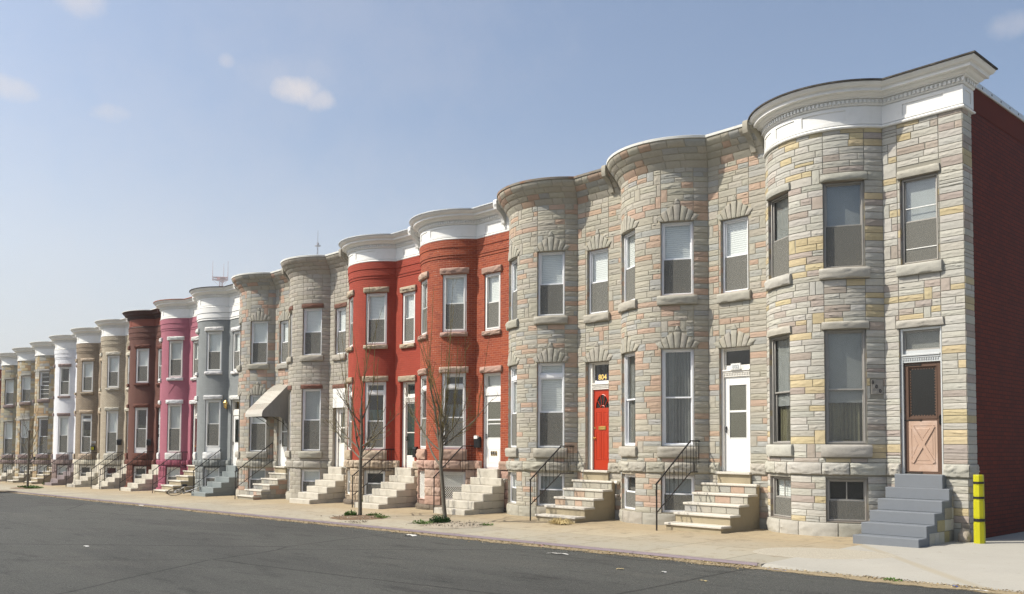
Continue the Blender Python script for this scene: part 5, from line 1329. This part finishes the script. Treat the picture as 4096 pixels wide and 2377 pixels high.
# ------------------------------------------------------------------ parked car, only its rear corner enters the picture
def car(loc, rz):
    r = empty('parked_car', loc, 'red hatchback parked at the kerb, cut off by the left edge', 'car', None, rz)
    # local: rear face at x=0, front towards -x, width along y (0 .. -1.7 to +)
    L, Wd = 4.1, 1.68; st = [(0, .45, .92, .78), (.03, .34, 1.02, .82), (.35, .26, 1.08, .84), (1.0, .24, 1.05, .84), (2.6, .24, 1.0, .84), (3.5, .26, .92, .82), (3.95, .3, .78, .76), (4.1, .38, .66, .66)]
    m = MB(); rows = []
    for (x, zb, zt, hw) in st:
        prof = [(-hw*.92, zb), (-hw, zb+.12), (-hw, (zb+zt)/2), (-hw*.96, zt-.06), (-hw*.90, zt), (hw*.90, zt), (hw*.96, zt-.06), (hw, (zb+zt)/2), (hw, zb+.12), (hw*.92, zb)]
        rows.append([m.vert((-x, y, z)) for y, z in prof])
    for i in range(len(rows)-1):
        for j in range(9): m.face([rows[i][j], rows[i+1][j], rows[i+1][j+1], rows[i][j+1]])
        m.face([rows[i][9], rows[i+1][9], rows[i+1][0], rows[i][0]])
    m.face(rows[0]); m.face(rows[-1][::-1])
    # roof and pillars
    cab = [(.22, 1.06, .74, .74), (.52, 1.42, .60, .60), (.9, 1.48, .60, .60), (1.9, 1.47, .60, .60), (2.85, 1.02, .74, .74)]
    rr = [[m.vert((-x, -w0, z)), m.vert((-x, w0, z))] for x, z, w0, _ in cab]
    for i in range(1, 3): m.face([rr[i][0], rr[i+1][0], rr[i+1][1], rr[i][1]])
    obj('body', m, M['carred'], r, 35)
    m = MB(); a = cab
    def P3(i, s): return (-a[i][0], s*a[i][2], a[i][1]-.004)
    base = {0: (-.22, .75, 1.03), 4: (-2.85, .75, 1.0)}
    for s in (1, -1):
        m.face([m.vert(p) for p in ((-.22, s*.76, 1.05), P3(1, s), P3(2, s), P3(3, s), (-2.85, s*.76, 1.0))])
    m.face([m.vert(p) for p in ((-.22, .76, 1.05), (-.22, -.76, 1.05), P3(1, -1), P3(1, 1))]); m.face([m.vert(p) for p in ((-2.85, .76, 1.0), (-2.85, -.76, 1.0), P3(3, -1), P3(3, 1))])
    obj('windows', m, M['carglass'], r)
    for s in (1, -1):
        m = MB(); m.box(-.10, .012, s*.62, s*.80, .70, .98, .02); t = obj('tail_lamp', m, M['lampred'], r); m = MB(); m.box(-.06, .016, s*.64, s*.78, .80, .86, .01); obj('indicator', m, M['lampamber'], t)
        for x in (-.75, -3.25):
            m = MB(); m.tube([(x, s*.66, .31), (x, s*.84, .31)], .31, 20); w = obj('wheel', m, M['tyre'], r); m = MB(); m.tube([(x, s*.835, .31), (x, s*.85, .31)], .19, 14); obj('hubcap', m, M['silver'], w)
    m = MB(); m.box(-.1, .07, -.78, .78, .36, .58, .04); obj('bumper', m, M['awning_side'], r)
    m = MB(); m.box(0, .012, -.2, .2, .66, .78, .004); obj('number_board', m, M['white'], r)
car((-45.3, -6.75, rd(-45, -6.7)), 0)

# ------------------------------------------------------------------ bare young trees
def tree(base, label, seed, limbs, trunk, leader=None, scale=1.):
    rng = random.Random(seed); r = empty('street_tree', (base[0], base[1], gz(*base)-.02), label, 'tree', 'young bare trees along the kerb')
    tk = MB(); br = MB(); tw = MB(); spine = []
    def vary(d, a): return (d + Vector((rng.uniform(-a, a), rng.uniform(-a, a), rng.uniform(-a, a)))).normalized()
    def limb(p, d, L, r0, depth, up=.25, mb=None):
        n = max(4, int(L/.16)); pts = [Vector(p)]; rad = [r0]; dd = Vector(d).normalized()
        for i in range(n):
            dd = (dd + Vector((0, 0, up/n*2.6))).normalized(); dd = vary(dd, .10 if depth < 2 else .15); pts.append(pts[-1]+dd*(L/n)); rad.append(max(.0035, r0*(1-(i+1)/n*.78)))
        if depth == 0: spine.append(pts)
        m_ = mb or (br if r0 > .013 else tw); m_.tube(pts, rad, 6 if r0 > .02 else (5 if r0 > .009 else 4), cap=True)
        if depth >= (3 if L > .2 else 2): return
        k = int(L*(6.5 if depth == 0 else 5.)); 
        for j in range(k):
            t = rng.uniform(.22, .98); i = min(n-1, int(t*n)); q = pts[i].lerp(pts[i+1], t*n-i) if i < n else pts[-1]
            ax = (pts[i+1]-pts[i]).normalized(); sd = vary(ax.cross(Vector((rng.uniform(-1, 1), rng.uniform(-1, 1), rng.uniform(-1, 1)))).normalized(), .2)
            nd_ = (ax*rng.uniform(.4, 1.)+sd*rng.uniform(.5, 1.1)+Vector((0, 0, .25))).normalized()
            limb(q, nd_, L*rng.uniform(.18, .42)*(1-.3*t), max(.0036, rad[i]*rng.uniform(.35, .55)), depth+1, up*1.1)
    def whip(p, L, lean=(0, 0)):
        n = 10; pts = [Vector(p)]; d = Vector((lean[0], lean[1], 1)).normalized()
        for i in range(n): d = vary(d, .035); pts.append(pts[-1]+d*(L/n))
        tw.tube(pts, [.0095*(1-.75*i/n)+.002 for i in range(n+1)], 4)
        for j in range(int(L*2)):
            i = rng.randrange(2, n); q = pts[i]; tw.tube([q, q+Vector((rng.uniform(-.12, .12), rng.uniform(-.12, .12), rng.uniform(.1, .3)))], .0032, 3, cap=False)
    pts = [Vector((0, 0, -.05))] + [Vector((x, y, z)) for x, y, z in trunk]; 
    rads = [.075]+[.056-.018*i/len(trunk) for i in range(len(trunk))]; rads[1] = .060
    tk.tube(pts, [q*scale for q in rads], 12); obj('trunk', tk, M['bark'], r, 60)
    ends = []
    for (h, d, L, r0) in limbs:
        # start on the trunk line at height h
        p = pts[-1]
        for a, b in zip(pts, pts[1:]):
            if a.z <= h <= b.z: p = a.lerp(b, (h-a.z)/max(1e-6, b.z-a.z))
        limb(p, d, L, r0, 0); ends.append((p, Vector(d).normalized(), L))
    for (q, L, ln) in (leader or []):
        sp = min(rng.sample(spine, min(3, len(spine))), key=lambda s: abs(s[-1].x-q[0]*1.6)+max(0, 2.4-s[-1].z)); p = sp[rng.randrange(int(len(sp)*.35), len(sp))]
        whip(p, L*1.15, (ln[0]+rng.uniform(-.12, .12)+.10*(1 if p.x > 0 else -1), rng.uniform(-.12, .12)))
    crown = obj('crown', br, M['bark'], r, 60); obj('twigs', tw, M['twig'], crown)
    return r
rg = random.Random(8)
tree(T8, 'bare young tree with a straight trunk in the soil bed before the red painted house', 21,
  [(1.70, (-1, .2, .22), 2.1, .026), (1.72, (1, -.2, .3), 1.5, .022), (1.80, (-.35, -.3, .9), 1.9, .030), (1.85, (.55, .3, .75), 1.6, .028), (2.2, (-.75, .1, .7), 1.7, .026), (2.4, (.6, -.4, .8), 1.4, .024), (2.7, (-.5, -.5, .9), 1.3, .022), (2.8, (.35, .3, 1), 1.3, .022), (3.1, (-.15, .2, 1), 1.5, .024), (2.05, (.95, .1, .35), 1.9, .022), (1.95, (-1, -.1, .4), 2.1, .022)],
  [(0, 0, .02), (-.01, 0, .9), (.0, 0, 1.7), (.02, .02, 2.4), (-.02, 0, 3.15)],
  [((-.35+rg.uniform(-.1, .1), rg.uniform(-.2, .2), rg.uniform(2.9, 3.6)), rg.uniform(1.6, 2.3), (-.10, 0)) for _ in range(5)] + [((.15+rg.uniform(-.2, .3), rg.uniform(-.2, .2), rg.uniform(3.0, 3.6)), rg.uniform(1.1, 2.0), (.12+rg.uniform(-.1, .15), 0)) for _ in range(8)])
tree(T6, 'bare young leaning tree with forked leaders before the orange red brick house', 35,
  [(1.52, (-1, .15, .32), 2.4, .032), (1.50, (.15, .1, 1), 2.0, .040), (1.55, (.55, -.1, 1), 2.2, .040), (1.6, (-.2, .1, 1), 2.3, .040), (1.9, (-.95, -.2, .45), 2.1, .024), (2.0, (1, .2, .4), 2.2, .024), (2.1, (.6, -.4, .8), 1.3, .020), (1.9, (-.5, .5, .8), 1.3, .020), (2.15, (1, .0, .25), 2.0, .020)],
  [(0, 0, .02), (-.08, 0, .5), (-.15, .01, 1.0), (-.24, .02, 1.5), (-.25, .02, 1.9), (-.27, .02, 2.3)],
  [((-.55+rg.uniform(-.12, .12), rg.uniform(-.2, .2), rg.uniform(3.2, 3.9)), rg.uniform(1.8, 2.6), (-.12+rg.uniform(-.06, .1), 0)) for _ in range(8)] + [((.25+rg.uniform(-.12, .2), rg.uniform(-.2, .2), rg.uniform(3.1, 3.8)), rg.uniform(1.6, 2.5), (.05+rg.uniform(-.1, .12), 0)) for _ in range(11)])
far = [(1.6, (-.8, .2, .8), 1.8, .026), (1.7, (.8, -.2, .8), 1.7, .026), (1.9, (-.4, -.4, 1), 1.8, .024), (2.1, (.5, .4, 1), 1.7, .024), (2.4, (-.8, 0, .9), 1.5, .022), (2.6, (.8, .1, .8), 1.4, .022), (3., (0, .3, 1), 1.4, .022), (3.1, (-.3, -.3, 1), 1.3, .02), (1.8, (.3, .9, .7), 1.5, .02)]
tree((-49.4, -3.55), 'thin bare tree far down the pavement before the yellow and grey stone houses', 5, far, [(0, 0, .02), (.02, 0, 1.), (.0, 0, 2.), (.03, 0, 3.3)], [((.0+rg.uniform(-.3, .3), 0, 3.2), rg.uniform(.8, 1.5), (rg.uniform(-.2, .2), 0)) for _ in range(6)], 1.15)
tree((-60.5, -3.6), 'farthest bare tree whose branches reach in from the left edge', 6, far, [(0, 0, .02), (.02, 0, 1.), (.0, 0, 2.), (.03, 0, 3.3)], [((.0+rg.uniform(-.3, .3), 0, 3.2), rg.uniform(.8, 1.5), (rg.uniform(-.2, .2), 0)) for _ in range(6)], 1.15)

# ------------------------------------------------------------------ radio masts far behind
CAM = Vector((6.733, -18.258, 1.778))
def polar(az, dist): return CAM.x + dist*cos(radians(az)), CAM.y + dist*sin(radians(az))
def lattice(mb, cx, cy, z0, z1, w0, w1, n, r):
    for i in range(n):
        a0, a1 = z0+(z1-z0)*i/n, z0+(z1-z0)*(i+1)/n; wa, wb = w0+(w1-w0)*i/n, w0+(w1-w0)*(i+1)/n
        ca = [(cx+wa*cos(q), cy+wa*sin(q), a0) for q in (0, 2.094, 4.189)]; cb = [(cx+wb*cos(q), cy+wb*sin(q), a1) for q in (0, 2.094, 4.189)]
        for j in range(3): mb.tube([ca[j], cb[j]], r, 4, cap=False); mb.tube([ca[j], cb[(j+1) % 3]], r*.6, 3, cap=False); mb.tube([cb[j], cb[(j+1) % 3]], r*.6, 3, cap=False)
D = 900.; cx, cy = polar(155.1, D); zt = CAM.z + D*math.tan(radians(10.02))
r = empty('radio_mast', (cx, cy, -6), 'broad lattice mast with a platform and three tall aerials above the grey brick house', 'radio mast')
m = MB(); lattice(m, 0, 0, 0, zt+6-3, 2.2, 1.7, 40, .30); obj('mast', m, M['tower'], r)
m = MB(); tri = [(8.3*cos(q), 8.3*sin(q)) for q in (.35, 2.45, 4.54)]
z = zt+6
for i in range(3):
    a, b = tri[i], tri[(i+1) % 3]
    for zz in (-1.6, .9): m.tube([(*a, z+zz), (*b, z+zz)], .28, 4); m.tube([(*a, z+zz), (0, 0, z+zz)], .28, 4)
    for q in range(8): t0, t1 = q/8, (q+1)/8; m.tube([(a[0]+(b[0]-a[0])*t0, a[1]+(b[1]-a[1])*t0, z-1.6), (a[0]+(b[0]-a[0])*t1, a[1]+(b[1]-a[1])*t1, z+.9)], .16, 3)
    m.tube([(a[0], a[1], z-1.6), (0, 0, z-9)], .12, 3)
m.box(-3., 3., -3., 3., z-1.4, z+1.3, .2); obj('platform', m, M['tower'], r)
for a in tri:
    m = MB(); m.tube([(*a, z-2.5), (*a, z+4), (*a, z+16.5)], [.30, .24, .12], 5); obj('aerial', m, M['tower'], r)
D = 900.; cx, cy = polar(149.35, D); z1_ = CAM.z + D*math.tan(radians(12.6)); z2_ = CAM.z + D*math.tan(radians(13.25))
r = empty('radio_mast', (cx, cy, -6), 'slender single mast above the beige block-faced house', 'radio mast')
m = MB(); lattice(m, 0, 0, 0, z1_+6-3, 1.2, .6, 60, .22); obj('mast', m, M['towerb'], r)
m = MB(); m.box(-2.3, 2.3, -2.3, 2.3, z1_+6-5, z1_+6-4.3, .05); m.box(-.9, .9, -.9, .9, z1_+6-4, z1_+6-1.5, .05); obj('platform', m, M['towerb'], r)
m = MB(); m.tube([(0, 0, z1_+3), (0, 0, z1_+10), (0, 0, z2_+6)], [.35, .28, .14], 5); obj('aerial', m, M['towerb'], r)

# ------------------------------------------------------------------ light, sky, camera
SUN = Vector((-.60, -.73, 1.0)).normalized()
ld = bpy.data.lights.new('sun', 'SUN'); ld.energy = 5.2; ld.angle = radians(.5); ld.color = (1., .935, .815); lo = bpy.data.objects.new('sun', ld); COL.objects.link(lo)
lo.rotation_euler = SUN.to_track_quat('Z', 'Y').to_euler(); lo.location = (-20, -30, 40)
w = bpy.data.worlds.new('World'); scene.world = w; w.use_nodes = True; nt = w.node_tree; bg = nt.nodes['Background']
sky = nt.nodes.new('ShaderNodeTexSky'); sky.sky_type = 'NISHITA'; sky.sun_disc = False
sky.sun_elevation = asin(SUN.z); sky.sun_rotation = atan2(SUN.x, SUN.y); sky.altitude = 20; sky.air_density = 1.0; sky.dust_density = 3.5; sky.ozone_density = 1.2
tc = nt.nodes.new('ShaderNodeTexCoord'); gen = tc.outputs['Generated']
def dirv(az, el): a, e = radians(az), radians(el); return (cos(e)*cos(a), cos(e)*sin(a), sin(e))
nz = nd(nt, 'ShaderNodeTexNoise', Scale=20., Detail=8., Roughness=.6); nt.links.new(gen, nz.inputs['Vector'])
total = None
for az, el, size, amt, sx in ((150.7, 21.35, .85, .95, 1.7), (149.3, 20.8, .7, .8, 1.3), (166.9, 19.2, .75, .6, 2.2), (163.1, 24.4, .9, .55, 1.5), (107.7, 22.6, .7, .35, 1.5), (161.8, 18.8, .6, .5, 2.), (155.0, 22.5, .45, .4, 1.1), (151.5, 22.3, 1.5, .22, 2.2), (160, 15, 9, .12, 2.5), (154, 11.5, 5, .12, 2.8), (147, 25, 5, .12, 2.5)):
    # elliptical patch: offsets measured along azimuth and elevation
    c = Vector(dirv(az, el)); ta = Vector((-sin(radians(az)), cos(radians(az)), 0)); te = c.cross(ta)
    d1 = nt.nodes.new('ShaderNodeVectorMath'); d1.operation = 'DOT_PRODUCT'; nt.links.new(gen, d1.inputs[0]); d1.inputs[1].default_value = ta/(radians(size)*sx)
    d2 = nt.nodes.new('ShaderNodeVectorMath'); d2.operation = 'DOT_PRODUCT'; nt.links.new(gen, d2.inputs[0]); d2.inputs[1].default_value = te/radians(size)
    ta_off = c.dot(ta)/(radians(size)*sx); te_off = 0.
    p1 = nd(nt, 'ShaderNodeMath', operation='POWER'); ab = nd(nt, 'ShaderNodeMath', operation='ABSOLUTE'); nt.links.new(d1.outputs['Value'], ab.inputs[0]); nt.links.new(ab.outputs[0], p1.inputs[0]); p1.inputs[1].default_value = 2
    p2 = nd(nt, 'ShaderNodeMath', operation='POWER'); ab2 = nd(nt, 'ShaderNodeMath', operation='ABSOLUTE'); nt.links.new(d2.outputs['Value'], ab2.inputs[0]); nt.links.new(ab2.outputs[0], p2.inputs[0]); p2.inputs[1].default_value = 2
    sm = nd(nt, 'ShaderNodeMath', operation='ADD'); nt.links.new(p1.outputs[0], sm.inputs[0]); nt.links.new(p2.outputs[0], sm.inputs[1])
    e1 = nd(nt, 'ShaderNodeMath', operation='MULTIPLY_ADD'); nt.links.new(nz.outputs['Fac'], e1.inputs[0]); e1.inputs[1].default_value = 3.4; sb = nd(nt, 'ShaderNodeMath', operation='SUBTRACT'); sb.inputs[0].default_value = -1.05; nt.links.new(sm.outputs[0], sb.inputs[1]); nt.links.new(sb.outputs[0], e1.inputs[2])
    fr = nd(nt, 'ShaderNodeMapRange'); fr.interpolation_type = 'SMOOTHSTEP'; fr.inputs[1].default_value = -.75; fr.inputs[2].default_value = 1.35; fr.inputs[4].default_value = amt; nt.links.new(e1.outputs[0], fr.inputs[0])
    # only on this side of the sky
    dp_ = nt.nodes.new('ShaderNodeVectorMath'); dp_.operation = 'DOT_PRODUCT'; nt.links.new(gen, dp_.inputs[0]); dp_.inputs[1].default_value = c
    gt = nd(nt, 'ShaderNodeMath', operation='GREATER_THAN'); nt.links.new(dp_.outputs['Value'], gt.inputs[0]); gt.inputs[1].default_value = 0
    ml = nd(nt, 'ShaderNodeMath', operation='MULTIPLY'); nt.links.new(fr.outputs[0], ml.inputs[0]); nt.links.new(gt.outputs[0], ml.inputs[1])
    if total is None: total = ml.outputs[0]
    else: mx = nd(nt, 'ShaderNodeMath', operation='MAXIMUM'); nt.links.new(total, mx.inputs[0]); nt.links.new(ml.outputs[0], mx.inputs[1]); total = mx.outputs[0]
hs = nt.nodes.new('ShaderNodeHueSaturation'); hs.inputs['Saturation'].default_value = .98; hs.inputs['Value'].default_value = 1.04; nt.links.new(sky.outputs[0], hs.inputs['Color'])
sz = nt.nodes.new('ShaderNodeSeparateXYZ'); nt.links.new(gen, sz.inputs[0]); hr = nd(nt, 'ShaderNodeMapRange'); hr.interpolation_type = 'SMOOTHSTEP'; hr.inputs[1].default_value = .36; hr.inputs[2].default_value = .0; hr.inputs[4].default_value = .75; nt.links.new(sz.outputs[2], hr.inputs[0])
skyt = mixc(nt, 1.0, hs.outputs[0], (.95, 1.01, 1.06), 'MULTIPLY')
skyc = mixc(nt, hr.outputs[0], skyt, (4.6, 4.7, 4.85))
cm = mixc(nt, total, skyc, (4.9, 4.65, 4.75)); nt.links.new(cm, bg.inputs[0]); bg.inputs[1].default_value = .125
yaw, pitch, roll = radians(47.5026), radians(2.52722), radians(.28910)
fw = Vector((-sin(yaw)*cos(pitch), cos(yaw)*cos(pitch), sin(pitch))); rt = Vector((cos(yaw), sin(yaw), 0)); up = rt.cross(fw)
rt2 = rt*cos(roll)+up*sin(roll); up2 = up*cos(roll)-rt*sin(roll)
cd = bpy.data.cameras.new('camera'); co = bpy.data.objects.new('camera', cd); COL.objects.link(co)
co.matrix_world = Matrix(((rt2.x, up2.x, -fw.x, CAM.x), (rt2.y, up2.y, -fw.y, CAM.y), (rt2.z, up2.z, -fw.z, CAM.z), (0, 0, 0, 1)))
cd.sensor_width = 36; cd.lens = 2213.48*36/2520; cd.shift_x = (1260-1240.34)/2520; cd.shift_y = (999.8-731)/2520; cd.clip_start = .1; cd.clip_end = 5000
scene.camera = co
scene.view_settings.view_transform = 'Standard'; scene.view_settings.look = 'None'; scene.view_settings.exposure = .24; scene.view_settings.gamma = 1
scene.cycles.use_denoising = True; scene.cycles.denoising_prefilter = 'NONE'; scene.cycles.denoising_input_passes = 'RGB_ALBEDO_NORMAL'; scene.cycles.max_bounces = 8; scene.cycles.transparent_max_bounces = 16; scene.cycles.caustics_reflective = False; scene.cycles.caustics_refractive = False

# ------------------------------------------------------------------ hazy air
mb = MB(); mb.box(-1000, 60, -60, 480, -16, 215)
hz, nt, bs = newmat('air'); nt.nodes.remove(bs); vo = nt.nodes.new('ShaderNodeVolumePrincipled'); vo.inputs['Color'].default_value = (.92, .94, .97, 1); vo.inputs['Density'].default_value = .0003; vo.inputs['Anisotropy'].default_value = .3
nt.links.new(vo.outputs[0], nt.nodes['Material Output'].inputs['Volume'])
tag(obj('haze', mb, hz), kind='stuff')
scene.cycles.volume_bounces = 1
